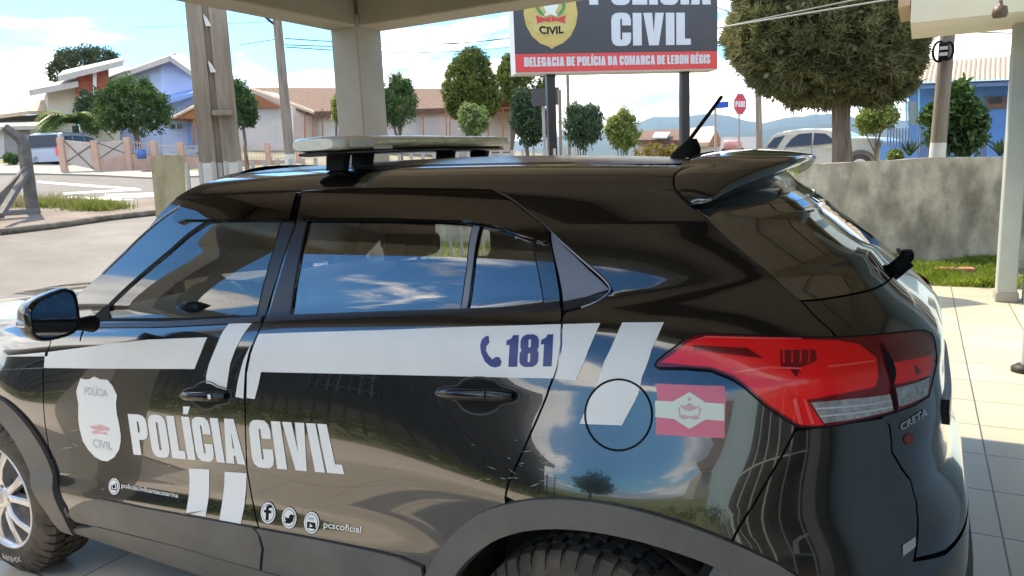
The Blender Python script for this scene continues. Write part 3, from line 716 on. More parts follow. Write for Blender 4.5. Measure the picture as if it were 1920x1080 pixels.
# shield on the front door
sh = [(177,706),(189,711.5),(202,712),(212,724),(220,741),(218,757),(219.5,775),(224,795),(227,815),(227,828),(224,843),(215,857),(202,865),(190,863),(178,856),(166,843),(156,827),(150,805),(147.5,788),(147.5,756),(143.5,734),(148,719),(152,709),(160,711.5),(168,711)]
SHD = decal('shield', sh, M_whites, .0014); SHD['label'] = 'faded white police shield on the front door'
small('POLÍCIA', [(159,740),(203,744),(202,727),(160,721)], M_grey, .0022, .012)
small('CIVIL', [(176,838),(212,844),(211,829),(175,822)], M_grey, .0022, .012)
for P in ([(168,799),(176,805),(190,806),(205,808),(207,803),(200,800),(190,799),(180,798)], [(172,809),(183,806),(190,811),(200,810),(204,815),(193,814),(186,812),(177,814)], [(184,796),(194,797),(196,808),(186,808)]):
    decal('ribbon', P, M_faintred, .0022, SHD)
# state flag sticker
FL = decal('flag_sticker', [(1228,719),(1358,724),(1358.5,821),(1229.5,814.5)], M_pink, .0014)
decal('flag_band', [(1228.5,751),(1262,752.5),(1293,735),(1323,754.5),(1358,757),(1358,789),(1323,786.5),(1293,804),(1263,785),(1229,782)], M_cream, .002, FL)
for P in ([(1273,758),(1283,761),(1293,755),(1303,762),(1314,761),(1303,768),(1293,771),(1283,768)], [(1273,781),(1281,777),(1293,781),(1305,778),(1314,784),(1303,787),(1293,784),(1281,786)], [(1290,745),(1296,745),(1296,751),(1290,751)],
          [(1272,763),(1276,764),(1275,774),(1278,779),(1273,778)], [(1311,764),(1315,765),(1313,778),(1308,780),(1311,774)]): decal('flag_emblem', P, M_dkpink, .0026, FL)
# ---- tail lamp
LO = px((1229,686),(1235,676),(1251,663),(1283,640),(1302,631),(1323,628.5),(1433,632.5),(1500,636),(1567,637),(1620,633),(1667,629),(1710,624.5),(1727,624),(1740,629),(1744,638),(1747,660),(1745,690),(1740,712),(1733,741),(1705,759),(1673,771),(1600,789),(1560,797),(1533,800.5),(1495,800),(1470,785),(1433,760),(1405,735),(1373,711),(1333,695),(1283,691),(1235,691))
M_hlr = mat('pale_red_highlight_paint', (.95,.10,.09), .15, coat=.6)  # highlight streaks on the lens, painted as pale red strips
def lampset(f=lambda P: P):
    T1 = surf_panel('tail_lamp', [(f(LO), [])], BODY, M_dred, CAR, .010, .03, .022, .012)
    def sub(n, P, m, off=.0115): surf_panel(n, [(f(px(*P)), [])], BODY, m, T1, off, 0, .022, .012)
    sub('red_lens', [(1240,681),(1290,645),(1325,634),(1433,638),(1567,643),(1605,650),(1638,675),(1640,700),(1634,724),(1580,735),(1510,748),(1540,795),(1498,795),(1440,757),(1408,730),(1376,706),(1335,690),(1285,686)], M_red)
    sub('red_lens', [(1375,701),(1430,688),(1455,710),(1480,745),(1490,790),(1440,755),(1410,728)], M_bred, .0125)
    sub('red_lens', [(1545,690),(1635,680),(1632,723),(1560,733),(1545,728)], M_bred, .0125)
    sub('lamp_divider', [(1460,660),(1525,660),(1528,680),(1500,692),(1490,710),(1478,694),(1462,690)], M_dred, .0130)
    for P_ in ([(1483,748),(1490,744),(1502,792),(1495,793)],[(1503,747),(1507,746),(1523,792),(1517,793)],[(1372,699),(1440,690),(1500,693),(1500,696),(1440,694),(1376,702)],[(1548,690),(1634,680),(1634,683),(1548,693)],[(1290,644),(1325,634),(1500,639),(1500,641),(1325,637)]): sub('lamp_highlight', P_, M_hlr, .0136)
    for k_ in range(4): sub('lamp_rib', [(1465+k_*16,662),(1468+k_*16,662),(1469+k_*15,684),(1466+k_*15,684)], M_red, .0138)
    sub('lamp_divider', [(1300,650),(1400,656),(1430,675),(1300,658)], M_dred, .0130)
    sub('clear_lens', [(1517,753),(1590,746),(1660,737.5),(1664,752),(1666,767),(1600,783),(1541,791.5)], M_lensw, .0125)
    sub('lamp_divider', [(1524,763),(1662,748),(1663,751),(1526,766)], M_grey, .0135); sub('lamp_divider', [(1532,777),(1664,759),(1665,762),(1534,780)], M_grey, .0135)
    sub('red_lens', [(1660,685),(1738,668),(1734,702),(1670,719),(1665,715)], M_red)
    sub('clear_lens', [(1671,726),(1732,706),(1729,738),(1705,751),(1677,761)], M_lensw, .0125)
    sub('lamp_gap', [(1645,650),(1649,649),(1667,720),(1675,770),(1671,771),(1663,732),(1655,690)], M_gap, .0130)
    return T1
lampset(); lampset(mir)
rimL = MB(); a, n = BODY.eval(resample(LO, .02), .009); rimL.tube(list(a)+[a[0]], .0026, 6, False); rimL.build('lamp_seal', M_gap, CAR)
# ---- door handles: a flat recess patch with a bar across it
M_hand = mat('gloss_black_handle', (.004,.004,.0045), .16, spec=.6)
def handle(cx, cy, wl, wr, up, dn, tilt, key):
    o = [(-wl,-1),(-wl*.85,-11),(-wl*.5,-14),(-up[0],-16),(-up[0]*.8,-up[1]+6),(-up[0]*.3,-up[1]),(up[0]*.3,-up[1]),(up[0]*.8,-up[1]+6),(up[0],-17),(wr*.7,-15),(wr*.95,-9),(wr,2),(wr*.95,12),(wr*.7,16),(up[0],19),(up[0]*.8,dn-8),(up[0]*.3,dn),(-up[0]*.3,dn),(-up[0]*.8,dn-8),(-up[0],19),(-wl*.55,12),(-wl*.9,7)]
    Q = px2ts([(cx+a, cy+b+a*tilt) for a, b in smooth_poly(o, True, 1)])
    cen = Q.mean(0); rad = np.abs(Q-cen).max(0)
    panel('handle_recess_patch', Q, M_paint, off=.0012, lip=0, step=.012)
    q2 = px2ts([(cx+a*.93, cy+b*.86+a*.93*tilt) for a, b in smooth_poly(o, True, 1)])
    panel('handle_recess_patch', q2, M_gap, off=.0018, lip=0, step=.012)  # shade of the recess painted as a flat matt black patch
    a, n = BODY.eval(np.concatenate([Q, Q[:1]]), .001); r = MB(); r.tube(list(a), .0022, 6, False); r.build('handle_rim', M_chromeD, CAR)
    ts = px2ts([(cx+k, cy+k*tilt) for k in np.linspace(-wl*.93, wr*.86, 12)]); offs = [.006,.018,.028,.033,.035,.036,.036,.035,.033,.030,.024,.010]
    P = np.array([BODY.eval(ts[i:i+1], offs[i])[0][0] for i in range(12)]); nn = BODY.eval(ts, 0)[1]
    h = MB(); rows = []; hh = [.006,.010,.013,.0145,.015,.015,.015,.0155,.016,.0155,.014,.009]
    for p, n_, w in zip(P, nn, hh):
        upv = np.cross(n_, P[-1]-P[0]); upv /= np.linalg.norm(upv)
        rows.append([p+upv*w*math.cos(a)+n_*.010*math.copysign(abs(math.sin(a))**.7, math.sin(a)) for a in np.linspace(0, 2*PI, 14, endpoint=False)])
    h.grid(rows, True, wrap=True); h.add(rows[0], [tuple(range(14))]); h.add(rows[-1], [tuple(range(13, -1, -1))])
    ho = h.build('door_handle', M_hand, CAR)
    if key:
        k = MB(); c = P[9]+nn[9]*.011; k.lathe([(0,-.002),(.008,-.002),(.0085,.0)], c, 'y', 16); k.build('lock', M_chrome, ho, True)
    g = MB(); c = ts[8]; a, n = BODY.eval(np.array([[c[0], c[1]-.014],[c[0], c[1]+.014]]), .046); g.tube(list(a), .0012, 5); g.build('handle_joint', M_gap, ho, True)
M_chromeD = mat('grey_edge', (.06,.06,.065), .3)
handle(900, 739, 84, 76, (40,32), 38, .035, False)
handle(388, 741, 47, 47, (22,26), 27, .02, True)
# ---- door mirror
mb = MB(); rows = []
pa, pb = np.array(at(60,604,y=-.215)), np.array(at(147,582,y=-.03))
cM = (pa+pb)/2; wv = (pb-pa)/2
zup = np.array([.0,0,1.]); fwd = np.array([-1.,0,0])
for k, (dx, sc) in enumerate(((0,1.0),(.006,1.05),(.03,1.05),(.07,.97),(.105,.80),(.128,.5),(.135,.12))):
    row = []
    for a in np.linspace(0, 2*PI, 32, endpoint=False):
        ca, sa = math.cos(a), math.sin(a); e = .62
        X_, Z_ = math.copysign(abs(ca)**e, ca), math.copysign(abs(sa)**e, sa)
        hgt = .072+.010*X_
        row.append(cM+wv*X_*sc*1.04+zup*(Z_*hgt*sc+.006*X_)+fwd*dx)
    rows.append(row)
mb.grid(rows, True, False, wrap=True); MIR = mb.build('door_mirror', M_hand, CAR)
mg = MB(); g0 = [cM+(p-cM)*.90-fwd*(-.006) for p in rows[0]]; mg.add(g0, [tuple(range(31, -1, -1))]); mg.build('mirror_glass', M_mirror, MIR, True)
mi = MB(); mi.grid([rows[0], [cM+(p-cM)*.90+fwd*.006 for p in rows[0]]], True, False, wrap=True); mi.build('mirror_rim', M_gap, MIR, True)
ma = MB(); arm0 = pb+np.array([-.03,.0,-.045]); ma.tube([arm0+np.array([0,-.03,0]), arm0+np.array([-.01,.03,-.01]), arm0+np.array([-.03,.075,-.02])], [.020,.023,.030], 12); ma.build('mirror_arm', M_gap, MIR, True)
ms = MB(); ms.box(tuple(pa+np.array([-.05,.006,-.01])), (.06,.03,.02), 0, .006); ms.build('side_indicator', M_lensw, MIR, True)
m2 = MB(); m2.grid([[np.array([p[0], 1.78-p[1], p[2]]) for p in r] for r in rows], True, True, wrap=True); m2.add([np.array([p[0], 1.78-p[1], p[2]]) for p in g0], [tuple(range(32))]); m2.build('door_mirror', M_hand, CAR)
panel('mirror_patch', px((150,640),(162,610),(205,600),(207,575),(200,572),(160,604)), M_gap, off=.002, lip=.003)
# ---- spoiler
sp = MB()
_f0 = BODY.eval(px2ts([(1296,383)]), .004)[0][0]
TR = [(_f0[0],_f0[1],_f0[2]-.003,_f0[2]+.003),(2.818,.385,1.490,1.501),(2.836,.415,1.494,1.527),(2.862,.45,1.507,1.546),(2.892,.49,1.521,1.562),(2.935,.57,1.540,1.579),(2.972,.70,1.560,1.591),(2.985,.89,1.566,1.596)]
TR = TR+[(x, 1.78-y, a, b) for x, y, a, b in TR[::-1][1:]]
FR_ = px2ts([(1293,385),(1268,360),(1262,343),(1264,327),(1274,312)]); fp = BODY.eval(FR_, .0)[0]
def frn(i):                                             # front edge of the spoiler, lying on the roof seam
    return fp
n_t = len(TR)
fr_pts = [fp[0], fp[2], fp[3], fp[4]+np.array([0,.03,.012])]
ctr = [tuple(BODY.eval(np.array([[X0+KT*a_, s_]]), .0)[0][0]) for a_, s_ in ((.52,1.50),(.60,1.60),(.75,1.72))]
ctr = [(2.715,.57,ctr[0][2]-.006),(2.71,.70,ctr[1][2]-.006),(2.705,.89,ctr[1][2]+.0)]
front = [fp[0]*.8+fp[1]*.2, fp[1], fp[2], fp[3], fp[4], np.array(ctr[0]), np.array(ctr[1]), np.array(ctr[2])]
front = front+[np.array([p[0], 1.78-p[1], p[2]]) for p in front[::-1][1:]]
rows = []
for (x, y, z0, z1), f0 in zip(TR, front):
    tip = np.array([x+.008, y, (z0+z1)/2+.35*(z1-z0)/2]); top = np.array([x-.004, y, z1]); bot = np.array([x-.004, y, z0]); ub = np.array([min(x-.10, 2.86), y, z0-.012])
    bp_ = min(.10*np.linalg.norm(top-f0), .012); mid = f0*.5+top*.5+np.array([0,0,bp_]); rows.append([f0, f0*.75+top*.25+np.array([0,0,bp_*.8]), mid, f0*.2+top*.8+np.array([0,0,bp_*.6]), top, tip, bot, ub])
# refine along the width
R2 = []
rows = np.array(rows); ks = np.linspace(0, len(rows)-1, 61)
for k in ks:
    i = min(int(k), len(rows)-2); f = k-i; g = lambda j: rows[min(max(j, 0), len(rows)-1)]
    p0, p1, p2, p3 = g(i-1), g(i), g(i+1), g(i+2)
    R2.append(list(.5*((2*p1)+(p2-p0)*f+(2*p0-5*p1+4*p2-p3)*f*f+(3*p1-p0-3*p2+p3)*f**3)))
sp.grid(R2, True, False); sp.build('spoiler', M_paint, CAR)
bl = MB(); bl.box((2.955,.89,1.568), (.03,.30,.012), 0, .004); bl.build('brake_light', M_dred, CAR)
tube_sp = MB(); tube_sp.tube(list(BODY.eval(resample(smooth_poly(spl[2:]), .02, False), .001)[0])+[np.array(c)+np.array([0,0,.002]) for c in ctr], .003, 6); tube_sp.build('spoiler_seam', M_gap, CAR)
# ---- rear wiper, badge, number plate trim, reflector, small stickers
_, _wi, _, _ = _bvh.find_nearest(Vector(at(1686,500,y=.89))); wp = np.array(_bvh.find_nearest(Vector(at(1686,500,y=.89)))[0]); wm = MB(); wm.tube([wp+np.array([-.02,0,-.02]), wp+np.array([.024,0,.024])], .024, 14); wm.box(tuple(wp+np.array([.022,.014,.034])), (.036,.06,.032), 0, .01)
wm.tube([wp+np.array([.02,.03,.025]), wp+np.array([.012,.25,-.005]), wp+np.array([-.01,.5,-.01])], .007, 8); wm.build('rear_wiper', M_gap, CAR)
def xyz2ts(P):
    R = []
    for p in P: i, j = divmod(_bvh.find_nearest(Vector([float(q) for q in p]))[2], _ns-1); R.append((_tg[i], _sg[j]))
    return np.array(R)
_pl = xyz2ts([(3.35,.55,1.005),(3.35,.53,.98),(3.33,.56,.935)]); _ph_ = cat_(_pl, [(TC, _pl[2][1])]); _pt = cat_([(TC, _pl[0][1])], _pl[:1])
panel('number_plate_trim', cat_(_pl, [(TC, _pl[2][1])], mir(_pl)[::-1], [(TC, _pl[0][1])]), M_trimg, off=.012, lip=.014)
bg_ = small('CRETA', [(1688,808),(1737,778),(1736,764),(1686,795)], M_chrome, .003, .02); bg_.name = 'model_badge'
disc((1703,823), 9, 11, mat('orange_red_sticker', (.22,.03,.015), .4), .0016, 20, 'round_sticker')
decal('small_sticker', [(1692,1022),(1716,1006),(1716,1024),(1692,1043)], M_alloy, .0016)
# ---- aerial
an = MB(); ab = at(1283,278,y=.89); rows = []
for k, (zz, sx, sy) in enumerate(((-.03,.075,.032),(-.012,.072,.030),(.0,.060,.026),(.015,.040,.02),(.028,.018,.012))):
    rows.append([ab+np.array([sx*.62*math.cos(a)+.010*k*.7, sy*math.sin(a), zz]) for a in np.linspace(0, 2*PI, 20, endpoint=False)])
an.grid(rows, True, wrap=True); an.add(rows[-1], [tuple(range(20))]); an.build('aerial', M_gap, CAR)
ar = MB(); p0, p1 = at(1293,262,y=.89), at(1354,180,y=.89); ar.tube([p0-(p1-p0)*.06, p0, p0+(p1-p0)*.5, p0+(p1-p0)*.97, p1], [.007,.0062,.0058,.0058,.004], 10); ar.build('aerial_rod', M_gap, CAR)
# ---- roof light bar
M_amber = bpy.data.materials.new('yellowed_clear_lens'); M_amber.use_nodes = True; b_ = M_amber.node_tree.nodes['Principled BSDF']
b_.inputs['Base Color'].default_value = (.70,.62,.36,1); b_.inputs['Roughness'].default_value = .22; b_.inputs['Coat Weight'].default_value = .3; b_.inputs['Subsurface Radius'].default_value = (.03,.025,.012)
nz = M_amber.node_tree.nodes.new('ShaderNodeTexNoise'); nz.inputs['Scale'].default_value = 14; rp_ = M_amber.node_tree.nodes.new('ShaderNodeValToRGB'); tcx = M_amber.node_tree.nodes.new('ShaderNodeTexCoord')
rp_.color_ramp.elements[0].position = .3; rp_.color_ramp.elements[0].color = (.72,.60,.32,1); rp_.color_ramp.elements[1].position = .62; rp_.color_ramp.elements[1].color = (.95,.88,.64,1)
mpx = M_amber.node_tree.nodes.new('ShaderNodeMapping'); mpx.inputs['Scale'].default_value = (1,1.2,5); M_amber.node_tree.links.new(tcx.outputs['Object'], mpx.inputs[0]); M_amber.node_tree.links.new(mpx.outputs[0], nz.inputs[0]); M_amber.node_tree.links.new(nz.outputs[0], rp_.inputs[0]); M_amber.node_tree.links.new(rp_.outputs[0], b_.inputs['Base Color'])
E0, E1 = at(585,268,y=.32), at(922,262,y=1.47); E0[2] = 1.684; E1[2] = 1.694
def lb_pt(a): p = E0*(1-a)+E1*a; w = abs(2*a-1); return p+np.array([-.05*(1-max(0, (w-.3)/.7)), 0, .006*(1-w*w)])
def lb_seg(a0, a1, rx, rz, dz, n=5, cap=True):
    m = MB(); rows = []
    for a in np.linspace(a0, a1, n):
        c = lb_pt(a); f = 1.0
        if a < .03: f = .72+.28*(a/.03)
        if a > .97: f = .72+.28*((1-a)/.03)
        row = []
        for q in np.linspace(0, 2*PI, 20, endpoint=False):
            cx_, sz_ = math.cos(q), math.sin(q); row.append(c+np.array([rx*f*math.copysign(abs(cx_)**.55, cx_), 0, dz+rz*f*math.copysign(abs(sz_)**.6, sz_)]))
        rows.append(row)
    m.grid(rows, True, wrap=True)
    if cap: m.add(rows[0], [tuple(range(20))]); m.add(rows[-1], [tuple(range(19, -1, -1))])
    return m
M_endc = mat('clear_end_lens', (.72,.72,.66), .25, coat=.5, col2=(.86,.86,.80), vscale=40)
LBm = lb_seg(.0, 1.0, .085, .008, -.026, 30).build('light_bar', M_trimg, CAR)
cuts = [0,.045,.20,.42,.58,.80,.955,1.0]
for i in range(7): lb_seg(cuts[i]+.0015, cuts[i+1]-.0015, .112, .024, .004, 6).build('lens', M_endc if i in (0, 6) else M_amber, LBm, True)
for a in (.07,.11,.15):
    q = MB(); q.box(tuple(lb_pt(a)+np.array([.112,0,.003])), (.006,.035,.026), 0, .002); q.build('led_module', M_whites, LBm, True)
q = MB(); q.box(tuple(lb_pt(.22)+np.array([.113,0,-.014])), (.006,.10,.012), 0, .002); q.build('label_plate', M_whites, LBm, True)
for a in (.12,.25,.72,.92):
    q = MB(); c = lb_pt(a); q.add([c+np.array(d) for d in ((-.04,-.012,-.030),(.04,-.012,-.030),(.04,.016,-.030),(-.04,.016,-.030),(-.035,-.026,-.082),(.035,-.026,-.082),(.035,.004,-.082),(-.035,.004,-.082))], [(0,1,2,3),(7,6,5,4),(0,4,5,1),(1,5,6,2),(2,6,7,3),(3,7,4,0)]); q.build('mounting_foot', M_gap, LBm, True)
# ---- wheels
def make_wheel(cx, yf, sgn=1):
    z = .338; hub = MB(); o = (cx, yf, z)
    f = lambda prof: [(r, h*sgn) for r, h in prof]
    hub.lathe(f([(.0,.06),(.14,.06),(.15,.075),(.15,.09),(0,.09)]), o, 'y', 40)
    Wh = hub.build('wheel', mat('brake_disc', (.25,.24,.23), .4, metal=.8), CAR)
    ty = MB(); ty.lathe(f([(.215,.006),(.225,-.006),(.25,-.014),(.275,-.012),(.295,-.004),(.312,.010),(.324,.022),(.326,.06),(.327,.10),(.326,.15),(.322,.185),(.30,.205),(.25,.215),(.215,.20)]), o, 'y', 96)
    n = 46
    for k in range(n):
        a = 2*PI*k/n; da = 2*PI/n*.36
        def bl_(a0, a1, prof):
            V = []
            for r, h in prof:
                for aa in (a0, a1): V.append((cx+r*math.cos(aa), yf+h*sgn, z+r*math.sin(aa)))
            m_ = len(prof); Fs = [(2*i, 2*i+1, 2*((i+1) % m_)+1, 2*((i+1) % m_)) for i in range(m_)]+[tuple(2*i for i in range(m_)), tuple(2*i+1 for i in range(m_-1, -1, -1))]
            ty.add(V, Fs)
        lng = .288 if k % 2 else .300
        bl_(a-da, a+da, [(lng,-.005),(.318,.006),(.336,.022),(.338,.058),(.322,.058),(.31,.02),(lng-.004,.004)])
        bl_(a-da+.06, a+da+.05, [(.324,.064),(.338,.064),(.338,.098),(.324,.098)])
        bl_(a-da+.02, a+da+.03, [(.324,.106),(.338,.106),(.338,.142),(.324,.142)])
        bl_(a-da, a+da, [(.324,.15),(.336,.15),(.334,.185),(.31,.20)])
    ty.build('tyre', M_tyre, Wh, True)
    rm_ = MB(); rm_.lathe(f([(.188,.10),(.196,.05),(.200,.012),(.212,-.006),(.219,-.010),(.2235,-.004),(.2235,.004),(.214,.010),(.206,.05),(.20,.19),(.188,.19)]), o, 'y', 72)
    rm_.lathe(f([(.0,-.006),(.03,-.008),(.05,-.002),(.058,.016),(.05,.05),(0,.05)]), o, 'y', 40)
    for k in range(5):
        for sd_ in (-1, 1):
            a0 = 2*PI*k/5+.31; e = sd_*.30
            P = []
            for r, w, off_, h in ((.040,.020,.16,.000),(.09,.016,.20,-.010),(.14,.015,.235,-.008),(.206,.019,.30,.004)):
                aa = a0+sd_*off_; ca, sa = math.cos(aa), math.sin(aa); tv = np.array([-sa, 0, ca])
                c = np.array([cx+r*ca, yf+h*sgn, z+r*sa])
                P.append([c-tv*w+np.array([0,.006*sgn,0]), c-tv*w*.6, c+tv*w*.6, c+tv*w+np.array([0,.006*sgn,0]), c+tv*w*.9+np.array([0,.034*sgn,0]), c-tv*w*.9+np.array([0,.034*sgn,0])])
            rm_.grid(P, False, wrap=True)
    RM = rm_.build('rim', M_alloy, Wh, True)
    for k in range(5 if sgn > 0 else 0):
        nb = MB(); a = 2*PI*k/5; nb.lathe([(0,.0),(.009,.0),(.0105,.012*sgn)], (cx+.057*math.cos(a), yf-.004*sgn, z+.057*math.sin(a)), 'y', 6, False); nb.build('wheel_nut', M_trimg, Wh, True)
    cp = MB(); cp.lathe(f([(0,-.011),(.024,-.010),(.028,-.006)]), o, 'y', 24); cp.build('hub_cap', mat('grey_cap', (.45,.43,.42), .35, metal=.6), Wh, True)
    return Wh
def tyre_text(Wh, cx, yf, text, a_mid, span, r0=.252, r1=.276):
    V, Fs = font_mesh(text, .02); P = []
    for a, b in V:
        an_ = a_mid+span*(.5-a); r = r0+(r1-r0)*b; P.append((cx+r*math.cos(an_), yf-.0155, .338+r*math.sin(an_)))
    link('tyre_lettering', mesh('tyre_lettering', P, Fs), M_tyret, Wh, True)
w1 = make_wheel(0., .045); w2 = make_wheel(2.59, .045); make_wheel(0., 1.735, -1); make_wheel(2.59, 1.735, -1)
tyre_text(w1, 0, .045, 'PRINX', math.radians(-83), -.55); tyre_text(w2, 2.59, .045, 'TERRA', math.radians(88), .60, .258, .284)
M_well = mat('muddy_wheel_well', (.022,.018,.014), .9, col2=(.10,.07,.045), vscale=8)
for cx in (0, 2.59):
    for y0, y1 in ((.05, .42), (1.36, 1.73)):
        wl = MB(); wl.grid([[(cx+.42*math.cos(a), y, .36+.42*math.sin(a)) for a in np.linspace(-.25, PI+.25, 24)] for y in (y0, y1)], True)
        yb = y1 if y0 < .8 else y0; wl.add([(cx+.42*math.cos(a), yb, .36+.42*math.sin(a)) for a in np.linspace(-.25, PI+.25, 24)], [tuple(range(24))]); wl.build('wheel_well', M_well, CAR)
# nicks and scratches in the black paint of the rear door and wing
rs = np.random.default_rng(5); sc_ = MB()
for k in range(46):
    u, v = (rs.uniform(880,1075), rs.uniform(820,915)) if k < 30 else (rs.uniform(120,480), rs.uniform(800,960)); ln = rs.uniform(3,13); a_ = rs.normal(.1,.35)
    q_ = px2ts([(u-ln*math.cos(a_), v-ln*math.sin(a_)),(u, v+rs.uniform(.5,1.6)),(u+ln*math.cos(a_), v+ln*math.sin(a_)),(u, v-.5)]); P_, _ = BODY.eval(q_, .0008); sc_.add(P_, [(0,1,2,3)])
sc_.build('paint_scratches', mat('scratched_primer', (.30,.29,.27), .7), CAR)
# ================================================================== ground, roads, hills
M_ground = mat('dry_grass_ground', (.16,.15,.08), .9, col2=(.25,.22,.15), vscale=.8)
M_street = mat('pale_asphalt', (.11,.105,.095), .85, col2=(.15,.14,.13), vscale=1.4, bump=.2, bscale=120)
M_drive = mat('driveway_asphalt', (.125,.113,.098), .85, detail=15, col2=(.20,.185,.163), vscale=.6, bump=.25, bscale=160)
M_walk = mat('dirt_sidewalk', (.15,.115,.092), .9, col2=(.23,.185,.155), vscale=1.1, bump=.3, bscale=60)
M_conc = mat('concrete_pavement', (.27,.25,.22), .85, col2=(.33,.31,.28), vscale=2)
M_kerb = mat('stone_kerb', (.10,.085,.06), .9, col2=(.24,.21,.165), vscale=5)
M_paintl = mat('road_paint', (.70,.70,.68), .7, col2=(.55,.54,.52), vscale=9)
rr_ = np.concatenate([np.linspace(0, 20, 41), np.geomspace(20.6, 5200, 60)]); aa_ = np.linspace(0, 2*PI, 145)
A_, R_ = np.meshgrid(aa_, rr_, indexing='ij'); gx = CAM[0]+R_*np.cos(A_); gy = CAM[1]+R_*np.sin(A_); gz = terrain(gx, gy)-.03
gm = MB(); gm.grid([[(gx[i,j], gy[i,j], gz[i,j]) for j in range(len(rr_))] for i in range(len(aa_))], True); tag(gm.build('ground', M_ground), kind='structure')
class TerrS:
    def __init__(s, lift=0.): s.l = lift
    def eval(s, P, off=0.):
        P = np.asarray(P, float); x, y = P[:, 0], P[:, 1]; e = .05
        z = terrain(x, y)+s.l+off; nx = -(terrain(x+e, y)-terrain(x-e, y))/(2*e); ny = -(terrain(x, y+e)-terrain(x, y-e))/(2*e)
        n = np.stack([nx, ny, np.ones_like(nx)], 1); n /= np.linalg.norm(n, axis=1)[:, None]
        return np.stack([x, y, z], 1), n
def patch(name, P, m, lift, step=1.2, kind='structure', lip=0., parent=None):
    o = surf_panel(name, [(np.asarray(P, float), [])], TerrS(lift), m, parent, 0, lip, step, step)
    if kind and parent is None: o['kind'] = kind
    return o
def gp(*P): return np.array([ground_hit(u, v)[:2] for u, v in P])
TILE = mat('beige_floor_tile', (.57,.50,.395), .32, col2=(.65,.58,.475), vscale=2.2, stretch=(1,4,1))
def tile_nodes(m):
    t = m.node_tree; b = t.nodes['Principled BSDF']; src = b.inputs['Base Color'].links[0].from_socket
    c = t.nodes.new('ShaderNodeTexCoord'); mp = t.nodes.new('ShaderNodeMapping'); mp.inputs['Location'].default_value = (-3.63+.95*8, -1.98+.475*20, 0)
    br = t.nodes.new('ShaderNodeTexBrick'); br.offset = 0; br.squash = 1; br.inputs['Scale'].default_value = 1; br.inputs['Mortar Size'].default_value = .0045; br.inputs['Mortar Smooth'].default_value = .2
    br.inputs['Brick Width'].default_value = .95/2; br.inputs['Row Height'].default_value = .475; br.inputs['Mortar'].default_value = (.10,.085,.07,1)
    t.links.new(c.outputs['Object'], mp.inputs[0]); t.links.new(mp.outputs[0], br.inputs[0]); t.links.new(src, br.inputs['Color1']); br.inputs['Color2'].default_value = (.52,.46,.37,1); t.links.new(br.outputs[0], b.inputs['Base Color'])
tile_nodes(TILE)
fl_ = MB(); fl_.box((2.6,2.55,-.05), (8.0,11.4,.10)); tag(fl_.build('tiled_floor', TILE), kind='structure')
# driveway in front of the carport, kerb, sidewalk with weeds, street with crosswalk
dn = ground_hit(0,441); 
drv = np.concatenate([[(-1.4,-14),(-1.4,14)], gp((470,372),(290,404),(205,413),(0,441)), [(-34,2),(-30,-14)]]); patch('driveway', drv, M_drive, -.012)
wkp = gp((0,440),(100,428),(205,412),(290,403),(420,384)); wk2 = gp((420,366),(290,374),(190,380),(0,372)); patch('sidewalk', np.concatenate([wkp, wk2]), M_walk, .03, .9, lip=.12)
kb = MB(); k0 = [np.array([*q, terrain(*q)+.045]) for q in wkp]; kb.tube(k0, .075, 8); tag(kb.build('kerb', M_kerb), kind='structure')
patch('street', np.concatenate([gp((-300,366),(-60,372),(190,381),(290,375),(700,352),(1300,330)), gp((1300,312),(760,318),(280,334),(100,329),(-300,328))]), M_street, .004, 2.5)
patch('far_sidewalk', gp((-300,327),(60,328),(100,329),(180,331),(280,336),(560,326),(560,318),(280,325),(180,314),(90,310),(-300,312)), M_conc, .06, 2, lip=.2)
def line(*P): patch('road_marking', gp(*P), M_paintl, .012, 1.5)
line((70,340),(150,346),(258,354),(262,357),(150,350),(70,343.5))
line((118,362),(200,357.5),(262,354.5),(266,357.5),(200,361.5),(120,366))
for a, b in ((361,378),(366,379.5),(371.5,381.5)):
    pass
line((150,372),(290,366),(340,364),(340,366.5),(290,370),(155,376)); line((195,365),(290,362),(345,360),(345,361.5),(290,364.5),(200,368)); line((105,371),(140,369.5),(290,377),(290,380),(140,374),(105,375))
# mountains
def ridge(name, pts, d, base_v, m):
    V = []; F_ = []; n = len(pts); P = resample(np.array(pts, float), 6, False); P[:, 1] += np.interp(np.arange(len(P)), np.arange(0, len(P)+9, 3), np.random.default_rng(len(pts)).normal(0, 1.1, len(np.arange(0, len(P)+9, 3))))
    rows = []
    for u, v in P:
        top = at(u, v, d=d); base = at(u, base_v, d=d*.72); base[2] = -3; back = at(u, v, d=d*1.3); back[2] = -3
        rows.append([base]+[base*(1-a)+top*a+np.array([0,0,1])*(RNG.normal(0, .012)*top[2]*math.sin(PI*a)) for a in (.25,.5,.75)]+[top, back])
    m_ = MB(); m_.grid(rows, True, True); return tag(m_.build(name, m), kind='structure')
M_hill = mat('forested_mountain', (.030,.055,.060), .95, col2=(.045,.075,.07), vscale=.004)
ridge('mountain', [(300,300),(700,285),(1000,262),(1120,248),(1200,228),(1225,220),(1290,218),(1345,213),(1390,224),(1430,231),(1470,222),(1540,213),(1600,219),(1680,222),(1760,232),(2000,250),(2600,270)], 4300, 330, M_hill)
ridge('hill', [(1000,275),(1150,262),(1300,252),(1380,252),(1420,247),(1480,238),(1560,232),(1640,238),(1720,250),(1900,258),(2400,262)], 2300, 330, M_hill)

